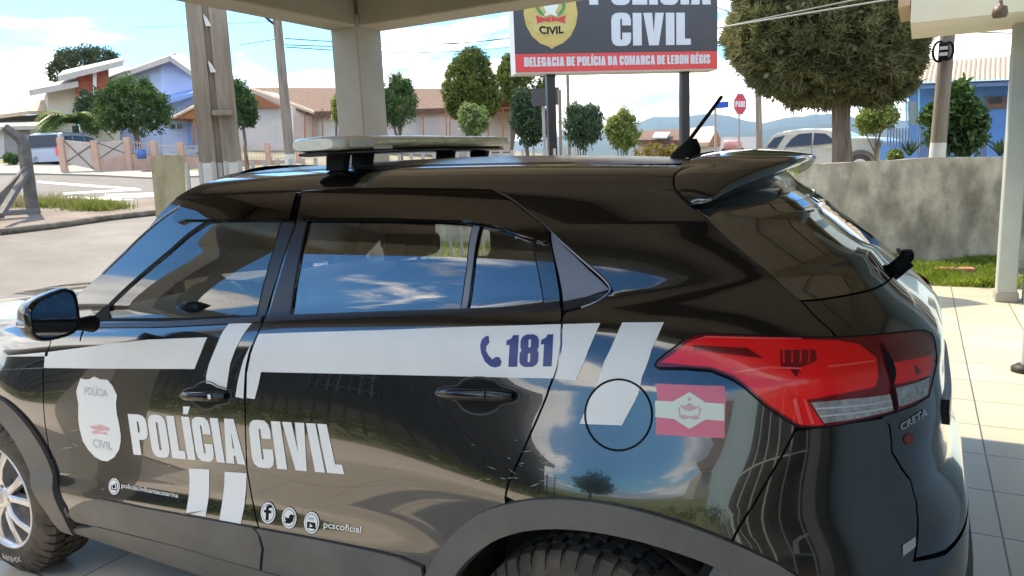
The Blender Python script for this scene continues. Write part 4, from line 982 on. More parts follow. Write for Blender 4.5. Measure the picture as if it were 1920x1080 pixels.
# ================================================================== the carport
M_wallp = mat('painted_render_grey_beige', (.34,.33,.29), .8, col2=(.38,.365,.32), vscale=3)
M_beam = mat('painted_beam', (.255,.24,.195), .8, col2=(.295,.275,.225), vscale=2)
M_ceil = mat('ceiling_boards', (.38,.335,.285), .7, col2=(.44,.395,.34), vscale=3, stretch=(.3,6,1))
CP = empty('carport', 'concrete carport over the police car with square corner column and beams', 'carport', (-1.2,3.95,0))
YB0, YB1, ZB = 3.78, 4.12, 2.82
c_ = MB(); c_.box((-1.20,3.97,1.46), (.30,.34,2.92), 0, .012); c_.build('column', M_wallp, CP)
c_ = MB(); c_.box((-1.20,3.94,2.885), (.36,.32,.07), 0, .01); c_.build('column_capital', M_beam, CP)
m = MB(); m.box((-1.20,3.97,ZB+.208), (.296,.326,.416)); m.build('beam_joint', M_beam, CP)
def beam(c, d): m = MB(); m.box(c, d, 0, .012); return m.build('beam', M_beam, CP)
beam((1.85,3.97,ZB+.21), (5.78,.33,.42)); beam((-1.20,1.35,ZB+.21), (.30,4.90,.42)); beam((1.7,-1.26,ZB+.21), (6.1,.30,.42)); beam((4.6,1.35,ZB+.21), (.28,4.90,.42))
m = MB(); m.box((1.7,1.35,ZB+.47), (6.4,5.9,.10)); m.build('roof', M_beam, CP)
m = MB(); m.box((1.7,1.355,ZB+.385), (5.5,4.91,.03)); m.build('ceiling', M_ceil, CP)
m = MB(); m.box((1.5,-.12,ZB+.30), (5.3,.34,.14), 0, .01); m.build('dark_beam', mat('dark_stained_timber', (.035,.027,.02), .7, col2=(.055,.043,.032), vscale=4), CP)
for y in (1.35,2.6): m = MB(); m.box((1.7,y,ZB+.35), (5.5,.06,.05)); m.build('ceiling_batten', M_beam, CP)
for y in (-1.26,): m = MB(); m.box((-1.2,y,1.46), (.28,.28,2.9), 0, .01); m.build('column', M_wallp, CP)
m = MB(); m.box((4.72,3.97,1.46+2.1), (.06,.2,.9), 0, .01); m.build('column', M_wallp, CP); m = MB(); m.box((4.6,-1.26,1.40), (.28,.28,2.8), 0, .01); m.build('column', M_wallp, CP)
# station building on the right with its corner post and cream eave
M_blue_w = mat('pale_blue_render', (.42,.55,.62), .8, col2=(.46,.59,.65), vscale=2); M_post = mat('grey_green_painted_post', (.37,.39,.35), .6, col2=(.40,.42,.38), vscale=4)
ST = empty('station_building', 'pale blue station building with grey corner post and cream eave at the right edge', 'building', (4.3,7.4,0))
m = MB(); m.box((5.33,5.4,1.7), (2.2,4.3,3.4)); m.build('wall', M_blue_w, ST)
m = MB(); m.box((6.0,-2.4,1.7), (2.2,11.2,3.4)); m.build('wall', M_blue_w, ST)
M_dkgl = mat('dark_station_glass', (.012,.013,.015), .2); M_wfr = mat('white_window_frame', (.62,.62,.60), .5)
for y_, w_, z0_, z1_, x_ in ((-3.0,3.4,.05,2.5,4.89),(4.3,1.5,1.0,2.5,4.22)):
    wf = MB(); wf.box((x_-.02,y_,(z0_+z1_)/2), (.06,w_+.14,z1_-z0_+.14), 0, .01); wf_ = wf.build('window_frame', M_wfr, ST)
    wg = MB(); wg.box((x_-.045,y_,(z0_+z1_)/2), (.03,w_,z1_-z0_)); wg.build('window_glass', M_dkgl, wf_, True)
    wb = MB(); n_ = max(2, int(w_/.5))
    for k in range(1, n_): wb.box((x_-.07,y_-w_/2+w_*k/n_,(z0_+z1_)/2), (.03,.04,z1_-z0_))
    for k in (1, 2): wb.box((x_-.066,y_,z0_+(z1_-z0_)*k/3), (.03,w_,.03))
    wb.build('window_bars', M_wfr, wf_, True)
pb0 = at(1868,566,z=0); pw = .17
m = MB(); m.box((pb0[0]+pw/2, pb0[1]+.13, 1.55), (pw,.26,3.1), 0, .008); m.build('corner_post', M_post, ST)
m = MB(); m.box((pb0[0]+pw/2+.002, pb0[1]+.13, .05), (pw+.03,.29,.10), 0, .01); m.build('post_base', M_conc, ST)
M_cream = mat('cream_painted_eave', (.66,.61,.47), .6, col2=(.70,.66,.52), vscale=2)
e0, e1 = at(1707,43,d=8.0), at(1894,20,d=8.15); m = MB(); zb = e0[2]
m.prism([(e0[0],e0[1],e0[2]),(e1[0]+1.4,e1[1]+.2,e1[2]),(e1[0]+1.4,e1[1]+.2,e1[2]+.26),(e0[0],e0[1],e0[2]+.26)], (0,1.2,.0)); m.build('eave', M_cream, ST)
e2 = at(1684,14,d=8.25); m = MB(); m.prism([e2, e2+np.array([.10,-.05,.0]), e2+np.array([.10,-.05,.5]), e2+np.array([0,0,.5])], (0,1.0,0)); m.build('eave_return', mat('brown_board', (.42,.30,.19), .7), ST)
m = MB(); m.box((5.3,8.2,3.5), (2.5,9.4,.2)); m.build('roof', M_cream, ST)
lp = at(1875,22,d=7.7); lm = empty('eave_lamp', 'small round brown lamp hanging under the cream eave', 'lamp', lp); m = MB(); m.lathe([(0,-.05),(.05,-.045),(.06,-.01),(.05,.04),(.02,.05),(.015,.09)], lp, 'z', 16); m.build('lamp_body', mat('brown_lamp', (.10,.06,.04), .5), lm)
# pale metal post with a black foot beside the wall
q = at(1915,696,z=0); po = empty('pale_post', 'pale metal post with black foot standing on the tiles by the blue wall', 'post', q); m = MB(); m.tube([(q[0]+.035,q[1],.05),(q[0]+.035,q[1],1.0)], .042, 16); m.build('tube', M_post, po)
m = MB(); m.lathe([(0,0),(.085,0),(.085,.03),(.05,.055),(0,.055)], (q[0]+.02,q[1],0), 'z', 24); m.build('foot', mat('black_foot', (.02,.018,.015), .6), po)

# ================================================================== retaining wall, grass strip
M_wall = mat('stained_concrete_wall', (.29,.265,.21), .92, col2=(.56,.52,.43), vscale=2.6, bump=.35, bscale=35, detail=12, stretch=(1.2,1,.8))
_t = M_wall.node_tree; _b = _t.nodes['Principled BSDF']; _src = _b.inputs['Base Color'].links[0].from_socket
_tc = _t.nodes.new('ShaderNodeTexCoord'); _mp = _t.nodes.new('ShaderNodeMapping'); _mp.inputs['Scale'].default_value = (2.4,1,1.0); _n = _t.nodes.new('ShaderNodeTexNoise'); _n.inputs['Scale'].default_value = 1.6; _n.inputs['Detail'].default_value = 7
_r = _t.nodes.new('ShaderNodeMapRange'); _r.inputs[1].default_value = .40; _r.inputs[2].default_value = .62; _r.inputs[3].default_value = .62; _r.inputs[4].default_value = 1.12
_m = _t.nodes.new('ShaderNodeMix'); _m.data_type = 'RGBA'; _m.blend_type = 'MULTIPLY'; _m.inputs[0].default_value = 1
_t.links.new(_tc.outputs['Object'], _mp.inputs[0]); _t.links.new(_mp.outputs[0], _n.inputs[0]); _t.links.new(_n.outputs[0], _r.inputs[0]); _t.links.new(_src, _m.inputs[6]); _t.links.new(_r.outputs[0], _m.inputs[7]); _t.links.new(_m.outputs[2], _b.inputs['Base Color'])
WL = MB(); top = []; xs = np.linspace(-7.0, 4.9, 60)
for yy in (9.93, 10.13): top.append([(x, yy, 1.42+.012*math.sin(x*2.3)+RNG.normal(0, .004)) for x in xs])
lo_ = [[(x, yy, -.1) for x in xs] for yy in (9.93, 10.13)]
WL.grid([lo_[0], top[0], top[1], lo_[1]], False, True); WL.add([lo_[0][0], top[0][0], top[1][0], lo_[1][0]], [(0,1,2,3)]); WL.add([lo_[0][-1], top[0][-1], top[1][-1], lo_[1][-1]], [(3,2,1,0)])
tag(WL.build('retaining_wall', M_wall), 'stained grey concrete wall behind the car with a strip of grass at its foot', 'wall')
def blades(name, regions, n, h, m, w=.006, kind='stuff', parent=None, zf=None, lean=.5):
    V = []; Fq = []
    for (x0, x1, y0, y1), k in zip(regions, n):
        X = RNG.uniform(x0, x1, k); Y = RNG.uniform(y0, y1, k); H_ = h*RNG.uniform(.35, 1.0, k)*(1+.5*np.sin(X*5)*np.sin(Y*4)); A = RNG.uniform(0, 2*PI, k); Lx = RNG.normal(0, lean, k)*H_; Ly = RNG.normal(0, lean, k)*H_
        Z = (terrain(X, Y) if zf is None else zf(X, Y)); dx = np.cos(A)*w; dy = np.sin(A)*w
        b = sum(len(q) for q in V)
        P = np.stack([np.stack([X-dx, Y-dy, Z], 1), np.stack([X+dx, Y+dy, Z], 1), np.stack([X+dx*.7+Lx*.4, Y+dy*.7+Ly*.4, Z+H_*.6], 1), np.stack([X+Lx, Y+Ly, Z+H_], 1)], 1).reshape(-1, 3)
        V.append(P); i = np.arange(k)*4+b; Fq += [np.stack([i, i+1, i+2], 1), np.stack([i, i+2, i+3], 1)]
    me = mesh_np(name, np.concatenate(V), np.concatenate(Fq)); o = link(name, me, m, parent)
    if kind: o['kind'] = kind
    return o
M_grass = leaf_mat('bright_grass', (.15,.23,.02), (.30,.38,.05), 2.5, .45); M_soil = mat('grassy_soil', (.10,.13,.03), .95, col2=(.17,.18,.06), vscale=4)
m = MB(); m.box((-.9,9.1,-.025), (10.4,1.68,.055)); tag(m.build('lawn_strip', M_soil), kind='structure')
blades('grass', [(3.0,4.3,8.28,9.3),(2.6,4.3,9.2,9.92),(2.6,4.3,9.6,9.92),(-6,3.0,8.3,9.9)], [4200,4200,2500,5000], .12, M_grass, .007)
bk = at(1790,512,z=.06); m = MB(); m.box((bk[0],9.0,.07), (.42,.16,.09), .1, .012); tag(m.build('brick', mat('reddish_brick', (.34,.15,.08), .85, col2=(.42,.22,.13), vscale=9)), 'reddish block lying in the grass at the foot of the wall', 'brick', None)
# ================================================================== vegetation
def dirs(n): 
    z = RNG.uniform(-1, 1, n); a = RNG.uniform(0, 2*PI, n); r = np.sqrt(1-z*z); return np.stack([r*np.cos(a), r*np.sin(a), z], 1)
def leaf_cloud(ells, n_cl, per, cl_r, leaf, aspect=.45, shell=.55, up=0.):
    """ells: [(centre, radii, weight)] -> leaf quads gathered in clumps through the crown"""
    w = np.array([e[2] for e in ells], float); w /= w.sum(); C_ = []
    for e, k in zip(ells, (w*n_cl).astype(int)+1):
        d = dirs(k); r = RNG.uniform(shell, 1, k)**.6; C_.append(np.asarray(e[0])+d*r[:, None]*np.asarray(e[1])*RNG.uniform(.9, 1.08, k)[:, None])
    C_ = np.concatenate(C_); n = len(C_)
    cs = cl_r*RNG.uniform(.6, 1.3, n)
    P = np.repeat(C_, per, 0)+dirs(n*per)*(RNG.uniform(0, 1, n*per)**.5*np.repeat(cs, per))[:, None]
    k = len(P); a = dirs(k); a[:, 2] += up; a /= np.linalg.norm(a, axis=1)[:, None]; b = np.cross(a, dirs(k)); b /= np.maximum(np.linalg.norm(b, axis=1), 1e-6)[:, None]
    s = (leaf*RNG.uniform(.6, 1.25, k))[:, None]
    V = np.stack([P-a*s*.5, P+b*s*aspect*.5, P+a*s*.55, P-b*s*aspect*.5], 1).reshape(-1, 3); i = np.arange(k)*4
    return V, np.stack([i, i+1, i+2, i+3], 1)
M_bark = mat('grey_brown_bark', (.12,.085,.06), .9, col2=(.22,.17,.13), vscale=6, bump=.5, bscale=20, stretch=(3,3,.5))
def tree(name, label, base, trunk_h, trunk_r, ells, m, n_cl, per, cl_r, leaf, cat='tree', group=None, limbs=5, aspect=.45, shell=.55, up=0., trunk_top=None, bark=None):
    base = np.asarray(base, float); o = empty(name, label, cat, base, 0, group)
    t = MB(); h = trunk_h; wob = RNG.normal(0, .03, (6, 2))*h
    top = np.array(trunk_top if trunk_top is not None else [0, 0, h])
    pts = [top*a+np.array([*wob[i], 0])*a*.4 for i, a in enumerate(np.linspace(0, 1, 6))]; t.tube(pts, [trunk_r*1.25]+[trunk_r*(1-.45*a) for a in np.linspace(.15, 1, 5)], 10)
    for k in range(limbs):
        e = ells[k % len(ells)]; d = dirs(1)[0]; d[2] = abs(d[2]); tip = np.asarray(e[0])+d*np.asarray(e[1])*.7; s = pts[int(RNG.integers(3, 6))]
        t.tube([s, s*.5+tip*.5+np.array([0,0,.05*h]), tip], [trunk_r*.5, trunk_r*.3, trunk_r*.1], 6)
    t.build('trunk', bark or M_bark, o, True)
    V, Fq = leaf_cloud(ells, n_cl, per, cl_r, leaf, aspect, shell, up); link('crown', mesh_np('crown', V, Fq), m, o, True)
    return o
def crown_px(base, els, d):
    """ellipses of the photograph (u, v, ru, rv) at distance d -> ellipsoids around the trunk base"""
    R = []
    for u, v, ru, rv in els:
        c = at(u, v, d=d); q = np.linalg.norm(c-CAM)/math.sqrt(1+((u-960)**2+(v-540)**2)/F_PX**2)/F_PX
        R.append((c-np.asarray(base), (ru*q, ru*q, rv*q), ru*rv))
    return R
def base_at(u, d):
    p = at(u, 300, d=d); p[2] = terrain(p[0], p[1]); return p
def leaf3(m, c3, p):
    cr_ = [n for n in m.node_tree.nodes if n.type == 'VALTORGB'][0].color_ramp; e = cr_.elements.new(p); e.color = (*c3, 1); return m
LM = {'round': leaf_mat('glossy_green_leaves', (.028,.072,.020), (.10,.19,.035), .9, .3), 'dark': leaf_mat('dark_pine_needles', (.03,.055,.02), (.11,.14,.06), .5, .25),
      'cyp': leaf_mat('cypress_foliage', (.06,.10,.014), (.20,.24,.035), .9, .3), 'con': leaf3(leaf_mat('conifer_needles', (.105,.125,.047), (.285,.28,.125), .9, .35), (.62,.50,.31), .70),
      'light': leaf_mat('pale_green_leaves', (.12,.19,.05), (.30,.38,.14), 1.5, .4), 'bush': leaf_mat('dark_green_leaves', (.022,.055,.025), (.08,.14,.06), 1.2, .25), 'yel': leaf_mat('yellow_green_leaves', (.13,.20,.03), (.32,.36,.09), 1.3, .4),
      'palm': leaf_mat('palm_fronds', (.05,.12,.025), (.16,.24,.05), 1., .3), 'hedge': leaf_mat('yellow_orange_hedge', (.16,.15,.03), (.40,.28,.06), 2.5, .3)}
b = base_at(262, 37); tree('round_tree', 'round leafy tree behind the pink fence, in front of the blue house', b, 1.6, .16, crown_px(b, [(248,203,62,50),(212,208,38,45),(287,208,34,42),(250,168,42,22),(218,172,16,24),(276,164,14,20),(240,158,12,18),(305,190,12,16),(195,185,12,16)], 37), LM['round'], 760, 26, .22, .13, shell=.3, up=.7)
b = base_at(145, 70); tree('pine_tree', 'dark pine tree rising behind the roof of the beige house', b, 5, .3, crown_px(b, [(140,118,36,22),(110,140,18,22),(185,105,28,14),(165,100,20,12),(212,104,9,7),(125,112,20,18)], 70), LM['dark'], 330, 26, .42, .22, limbs=3, shell=.6)
b = base_at(462, 30); tree('round_tree', 'leafy tree just right of the double concrete pole', b, 1.9, .08, crown_px(b, [(455,202,27,40),(448,180,20,30),(468,215,15,26),(440,160,8,14)], 30), LM['round'], 380, 24, .15, .11, shell=.3, up=.7)
b = base_at(752, 30); tree('round_tree', 'leafy round tree to the right of the carport column', b, 1.2, .1, crown_px(b, [(748,195,35,44),(752,163,14,26),(728,200,22,36),(738,155,8,18),(766,168,9,22)], 30), LM['round'], 520, 24, .15, .11, shell=.3, up=1.2, aspect=.3)
b = base_at(632, 30); tree('bush', 'light green bush showing at the left side of the carport column', b, .8, .05, crown_px(b, [(637,205,14,26)], 30), LM['yel'], 90, 20, .15, .14, cat='bush')
b = base_at(885, 34); tree('cypress', 'tall rounded cypress in front of the brown roof', b, 1.0, .15, crown_px(b, [(880,165,50,58),(885,125,34,34),(895,185,44,38),(872,190,38,34)], 34), LM['cyp'], 1500, 26, .16, .12, shell=.75, up=.3)
b = base_at(960, 40); tree('cypress', 'olive cypress half hidden behind the police sign', b, 1.0, .15, crown_px(b, [(985,150,54,46),(962,140,28,38)], 40), LM['cyp'], 800, 26, .18, .14, shell=.75, up=.3)
b = base_at(890, 27); tree('bush', 'pale green upright bush in front of the tall cypress', b, .6, .05, crown_px(b, [(888,228,28,30),(880,210,14,18)], 27), LM['light'], 200, 20, .14, .13, cat='bush', up=.8, shell=.2)
b = base_at(995, 25); tree('bush', 'dark leafy bush behind the left leg of the police sign', b, .6, .06, crown_px(b, [(992,225,34,46),(978,200,18,32),(1010,235,22,30)], 25), LM['bush'], 420, 22, .16, .12, cat='bush', shell=.3)
b = base_at(1092, 25); tree('bush', 'spiky dark green bush between the two legs of the police sign', b, .6, .06, crown_px(b, [(1092,238,40,38),(1082,212,20,22),(1108,225,20,28)], 25), LM['bush'], 460, 22, .15, .15, cat='bush', up=1.4, aspect=.2, shell=.2)
b = base_at(1168, 23); tree('bush', 'rounded yellow-green bush to the right of the spiky dark bush', b, .5, .05, crown_px(b, [(1168,250,32,32),(1172,222,16,18),(1152,240,18,22)], 23), LM['yel'], 420, 24, .12, .085, cat='bush', shell=.3)
hx = [base_at(u, 30) for u in range(1205, 1285, 12)]; hb = hx[3]; o = empty('hedge', 'low yellow-orange hedge in front of the brown tiled roofs', 'hedge', hb)
V, Fq = leaf_cloud([(p-hb+np.array([0,0,.9]), (.45,.45,.75), 1) for p in hx], 260, 20, .16, .13); link('foliage', mesh_np('foliage', V, Fq), LM['hedge'], o, True)
# the big conifer behind the wall
d_c = 14.2; b = base_at(1577, d_c); b[2] = terrain(b[0], b[1])
o = empty('conifer', 'huge dense round conifer behind the concrete wall, beside the white SUV', 'tree', b)
tk = MB(); tz = lambda v: at(1577, v, d=d_c)-b
tk.tube([np.array([0,0,0]), tz(297)+np.array([.02,0,0]), tz(240), tz(190), tz(120), tz(20)], [.21,.165,.145,.15,.13,.09], 18)
for k in range(16):
    d = dirs(1)[0]; d[2] = abs(d[2])*.5; s = tz(190-RNG.uniform(0, 110)); tk.tube([s, s+d*.5, s+d*.9+np.array([0,0,.2])], [.05,.035,.012], 6)
tk.build('trunk', mat('fibrous_brown_bark', (.17,.125,.09), .9, col2=(.30,.235,.18), vscale=5, bump=.7, bscale=22, stretch=(5,5,.4)), o, True)
els = crown_px(b, [(1545,60,172,122),(1472,55,98,108),(1640,60,88,128),(1540,-60,168,150),(1560,128,140,66),(1462,98,72,58),(1650,115,68,78)], d_c)
els = [(c, (r[0], r[1]*1.0, r[2]), w) for c, r, w in els]
w = np.array([e[2] for e in els]); w = w/w.sum(); cen = []
for e, k in zip(els, (w*8200).astype(int)+1):
    d = dirs(k); cen.append(np.asarray(e[0])+d*(RNG.uniform(.80, 1.02, k))[:, None]*np.asarray(e[1]))
cen = np.concatenate(cen); mid = tz(40)
cen = mid+(cen-mid)*(1+.05*np.sin(cen[:, :1]*5.1+1)*np.sin(cen[:, 1:2]*4.7)*np.sin(cen[:, 2:]*5.3+2)+.03*np.sin(cen[:, :1]*11)*np.sin(cen[:, 2:]*12.3))
keep = np.ones(len(cen), bool)
for e in els: keep &= (((cen-np.asarray(e[0]))/np.asarray(e[1]))**2).sum(1) > .62
cen = cen[keep]; out_ = cen-mid; out_ /= np.linalg.norm(out_, axis=1)[:, None]
per = 36; k = len(cen)*per; ax = np.repeat(out_+np.array([0,0,.45]), per, 0)+dirs(k)*1.0; ax /= np.linalg.norm(ax, axis=1)[:, None]
L_ = (RNG.uniform(.07, .17, k))[:, None]; st_ = np.repeat(cen, per, 0)+dirs(k)*(RNG.uniform(0, 1, k)*.085)[:, None]; sd_ = np.cross(ax, dirs(k)); sd_ /= np.maximum(np.linalg.norm(sd_, axis=1), 1e-6)[:, None]
V = np.stack([st_-sd_*.012, st_+sd_*.012, st_+ax*L_+sd_*.004, st_+ax*L_-sd_*.004], 1).reshape(-1, 3); i = np.arange(k)*4
Vc, Fc = leaf_cloud([(c, r*np.array([.84,.84,.84]) if isinstance(r, np.ndarray) else tuple(  .84*q for q in r), w) for c, r, w in els], 5200, 18, .22, .11, .7, .8)
link('crown', mesh_np('crown', np.concatenate([V, Vc]), np.concatenate([np.stack([i, i+1, i+2, i+3], 1), Fc+len(V)])), LM['con'], o, True)
# palm and dark shrub by the drive
b = base_at(150, 40); b[2] = at(150, 265, d=40)[2]-.9; o = empty('palm_tree', 'short palm with arching fronds beside the parked van', 'palm', b); t = MB(); t.tube([(0,0,0),(0,0,1.6)], [.2,.14], 10); t.build('trunk', M_bark, o, True)
V = []; Fs = []; c0 = at(135, 225, d=40)-b
for k in range(44):
    a = 2*PI*k/22+RNG.normal(0, .1); el = RNG.uniform(.3, 1.2); ln = RNG.uniform(1.3, 1.9); dr = np.array([math.cos(a), math.sin(a), 0])
    pts = [c0+dr*ln*s_*math.cos(el*.6)+np.array([0,0,ln*(math.sin(el)*s_-.95*s_*s_)]) for s_ in np.linspace(0, 1, 9)]
    for j in range(1, 9):
        for s2 in (-1, 1):
            for f_ in (.0, .5):
                p = pts[j-1]*(1-f_)+pts[j]*f_; sid = np.array([-dr[1], dr[0], 0])*s2; tip = p+sid*.42*math.sin(PI*(.12+.8*j/9))+dr*.2+np.array([0,0,-.16]); b_i = len(V); V += [p, p+dr*.13, tip]; Fs.append((b_i, b_i+1, b_i+2))
link('fronds', mesh('fronds', V, Fs), LM['palm'], o, True)
b = base_at(165, 42); b[2] = at(165,262,d=42)[2]; tree('bush', 'tall dark shrub between the palm and the round tree', b, .5, .06, crown_px(b, [(165,212,22,36),(160,190,12,18),(180,205,14,30)], 42), LM['bush'], 260, 20, .22, .2, cat='bush', shell=.3)
for u, v, ru, lab in ((80,297,15,'small clipped round bush on the verge by the van'), (22,297,14,'low dark bush in front of the grey garage door')):
    b = base_at(u, 39); b[2] = at(u, v+9, d=39)[2]; tree('bush', lab, b, .15, .04, crown_px(b, [(u,v,ru,9)], 39), LM['round'], 140, 20, .1, .09, cat='bush', shell=.4)
# right-hand garden: leafy shrub, small tree, agaves
b = base_at(1795, 17); tree('bush', 'big leafy green shrub behind the concrete pole on the right', b, 1.0, .07, crown_px(b, [(1795,235,48,62),(1790,185,26,34),(1760,215,26,34),(1815,250,30,36)], 17), LM['round'], 430, 20, .17, .13, cat='bush', shell=.15)
b = base_at(1640, 24); tree('small_tree', 'small yellow-green tree behind the bonnet of the white SUV', b, 1.2, .05, crown_px(b, [(1645,222,34,22),(1660,212,18,16),(1625,235,18,12)], 24), LM['yel'], 170, 20, .16, .13, cat='tree')
b = base_at(1675, 19); tree('bush', 'small bright round bush just above the wall', b, .2, .03, crown_px(b, [(1678,292,14,10)], 19), LM['yel'], 70, 20, .07, .07, cat='bush')
for u, d, lab in ((1705,18,'spiky dark agave to the left of the right-hand pole'), (1875,18,'spiky agave in front of the blue house, by the post')):
    b = at(u, 292, d=d); o = empty('agave', lab, 'plant', b); m = MB()
    for k in range(16):
        a = 2*PI*k/16+RNG.normal(0, .15); el = RNG.uniform(.4, 1.3); r_ = RNG.uniform(.28, .48); tip = np.array([math.cos(a)*math.cos(el), math.sin(a)*math.cos(el), math.sin(el)])*r_; sid = np.array([-math.sin(a), math.cos(a), 0])*.035
        m.add([-sid, sid, tip*.55+sid*.9+np.array([0,0,.02]), tip, tip*.55-sid*.9+np.array([0,0,.02])], [(0,1,2,3,4)])
    m.build('leaves', LM['bush'], o, True)
# weeds along the sidewalk
M_weed = leaf_mat('weed_blades', (.13,.17,.03), (.30,.33,.08), 1.5, .4); M_dryw = leaf_mat('dry_weed_blades', (.30,.25,.13), (.42,.36,.2), 1.5, .3)
for u0, u1, v, h, n_, mm in ((75,122,388,.30,1100,M_weed),(132,160,390,.30,600,M_weed),(165,212,394,.34,1700,M_weed),(5,60,388,.42,1000,M_dryw),(60,120,384,.40,500,M_dryw),(130,160,386,.45,250,M_dryw)):
    a, c = ground_hit(u0, v), ground_hit(u1, v); X = RNG.uniform(0, 1, n_)
    m_v = []; k = n_; P = a[None]*(1-X[:, None])+c[None]*X[:, None]; P[:, :2] += RNG.normal(0, .22, (k, 2)); P[:, 2] = terrain(P[:, 0], P[:, 1])+.02
    H_ = h*RNG.uniform(.3, 1, k)*np.sin(PI*(.12+.76*X)); Lx = RNG.normal(0, .35, (k, 2))*H_[:, None]; A = RNG.uniform(0, 2*PI, k); dxy = np.stack([np.cos(A), np.sin(A)], 1)*.014
    V = np.zeros((k, 3, 3)); V[:, 0, :2] = P[:, :2]-dxy; V[:, 1, :2] = P[:, :2]+dxy; V[:, :2, 2] = P[:, 2:3]; V[:, 2, :2] = P[:, :2]+Lx; V[:, 2, 2] = P[:, 2]+H_
    i = np.arange(k)*3; tag(link('weeds', mesh_np('weeds', V.reshape(-1, 3), np.stack([i, i+1, i+2], 1)), mm), kind='stuff')

# ================================================================== poles, wires, signs, posts
M_pole = mat('weathered_concrete_pole', (.19,.155,.12), .9, col2=(.30,.255,.205), vscale=3, bump=.3, bscale=25, stretch=(3,3,.35)); M_wp = mat('whitewashed_pole', (.66,.65,.62), .85, col2=(.56,.55,.52), vscale=5)
def pole_px(name, label, u0, u1, vtop, vbase_white, d, wpx, taper=.75, both=None, group=None, depth=None, ztop=None):
    """vertical concrete pole: (u0 at v=vtop, u1 at v=300)"""
    b = at(u1, 300, d=d); b[2] = terrain(b[0], b[1])-.2; t = at(u0, vtop, d=d); top = t if ztop is None else b+(t-b)*(ztop-b[2])/(t[2]-b[2])
    q = d/F_PX*1.02; r = wpx*q/2; o = empty(name, label, 'pole', b, 0, group); m = MB(); m.tube([b, top], [r, r*taper], 12); m.build('shaft', M_pole, o)
    if vbase_white is not None:
        wz = at(u1, vbase_white, d=d)[2]; m = MB(); f = (wz-b[2])/(top[2]-b[2]); m.tube([b, b+(top-b)*f], [r*1.02, r*(1-(1-taper)*f)*1.02], 12); m.build('white_base', M_wp, o)
    return o, b, top, r
# big H-section pole on the left
d = 9.6; b = at(414, 320, d=d); b[2] = terrain(b[0], b[1])-.2; o = empty('concrete_pole', 'thick weathered concrete pole with a whitewashed foot and a groove, leftmost big pole', 'pole', b)
q = d/F_PX; rt = ray(414, 300); fd = np.array([rt[0], rt[1], 0]); fd /= np.linalg.norm(fd); rg = np.array([fd[1], -fd[0], 0])
pt = at(379, -60, d=d); bt = at(416, 330, d=d)
def hsec(a):
    c = bt*(1-a)+pt*a; w = (34*(1-a)+31*a)*q; return [c+rg*x*w+fd*y for x, y in ((-1,-.10),(-.22,-.10),(-.16,-.05),(.06,-.05),(.12,-.10),(1,-.10),(1,.16),(-1,.16))]
m = MB(); m.grid([hsec(a) for a in np.linspace(-.9, 1.25, 12)], False, wrap=True); m.build('shaft', M_pole, o)
wz = at(414, 305, d=d)[2]; a_w = (wz-bt[2])/(pt[2]-bt[2])
m = MB(); m.grid([[p+(p-c_m)*.03 for p in hsec(a)] for a in (-.9, a_w) for c_m in [np.mean(hsec(a), 0)]], False, wrap=True); m.build('white_foot', M_wp, o)
for vv, uu in ((38,388),(125,397)):
    c = at(uu, vv, d=d-.115); m = MB(); m.prism([c+rg*x*q*1+np.array([0,0,z*q]) for x, z in ((-5,10),(-3,-9),(6,-9),(1,3))], fd*.012); m.build('bare_patch', M_wp, o)
c = at(417, 212, d=d-.14); m = MB(); m.box(c, (.22,.12,.06), math.atan2(rg[1], rg[0]), .01); m.build('ledge', M_pole, o)
pole_px('concrete_pole', 'slim round concrete pole left of the carport column with a street light arm', 520, 544, 40, 289, 24, 18, .72, ztop=8.6)
_, b2, t2, _ = pole_px('concrete_pole', 'round concrete pole on the right with a black cable box and white foot', 1779, 1752, 40, 268, 16.2, 25, .72, ztop=6.5)
pole_px('concrete_pole', 'brown pole behind the left edge of the big conifer', 1422, 1426, 190, None, 27, 11, .95, ztop=7)
pole_px('concrete_pole', 'thin dark pole rising behind the police sign', 1064, 1068, 140, None, 30, 6, .9, ztop=8)
pole_px('metal_post', 'thin dark post just left of the right leg of the police sign', 1275, 1278, 192, None, 15, 4, 1.0)
pole_px('metal_post', 'pale slim post beside the left leg of the police sign', 1049, 1050, 168, None, 13, 6, 1.0)
# cable box and coil on the right-hand pole
q = 16.2/F_PX; c = at(1769, 96, d=16.0); o = empty('cable_box', 'black cable box with coiled cable strapped to the right-hand pole', 'cable box', c); m = MB(); m.box(c, (14*q,.16,26*q), 0, .02); m.build('box_body', M_gap, o)
for s_, r_ in ((-1, 15), (1, 13)): m = MB(); m.tube([c+np.array([s_*6*q+r_*q*.55*math.cos(a), .0, r_*q*math.sin(a)]) for a in np.linspace(0, 2*PI, 21)], .022, 6, False); m.build('cable_coil', M_gap, o)
for z_ in (4, -5): m = MB(); m.box(c+np.array([0,-.085,z_*q]), (11*q,.02,5*q)); m.build('label_plate', M_wp, o)
c2 = at(1775, 62, d=16); m = MB(); 
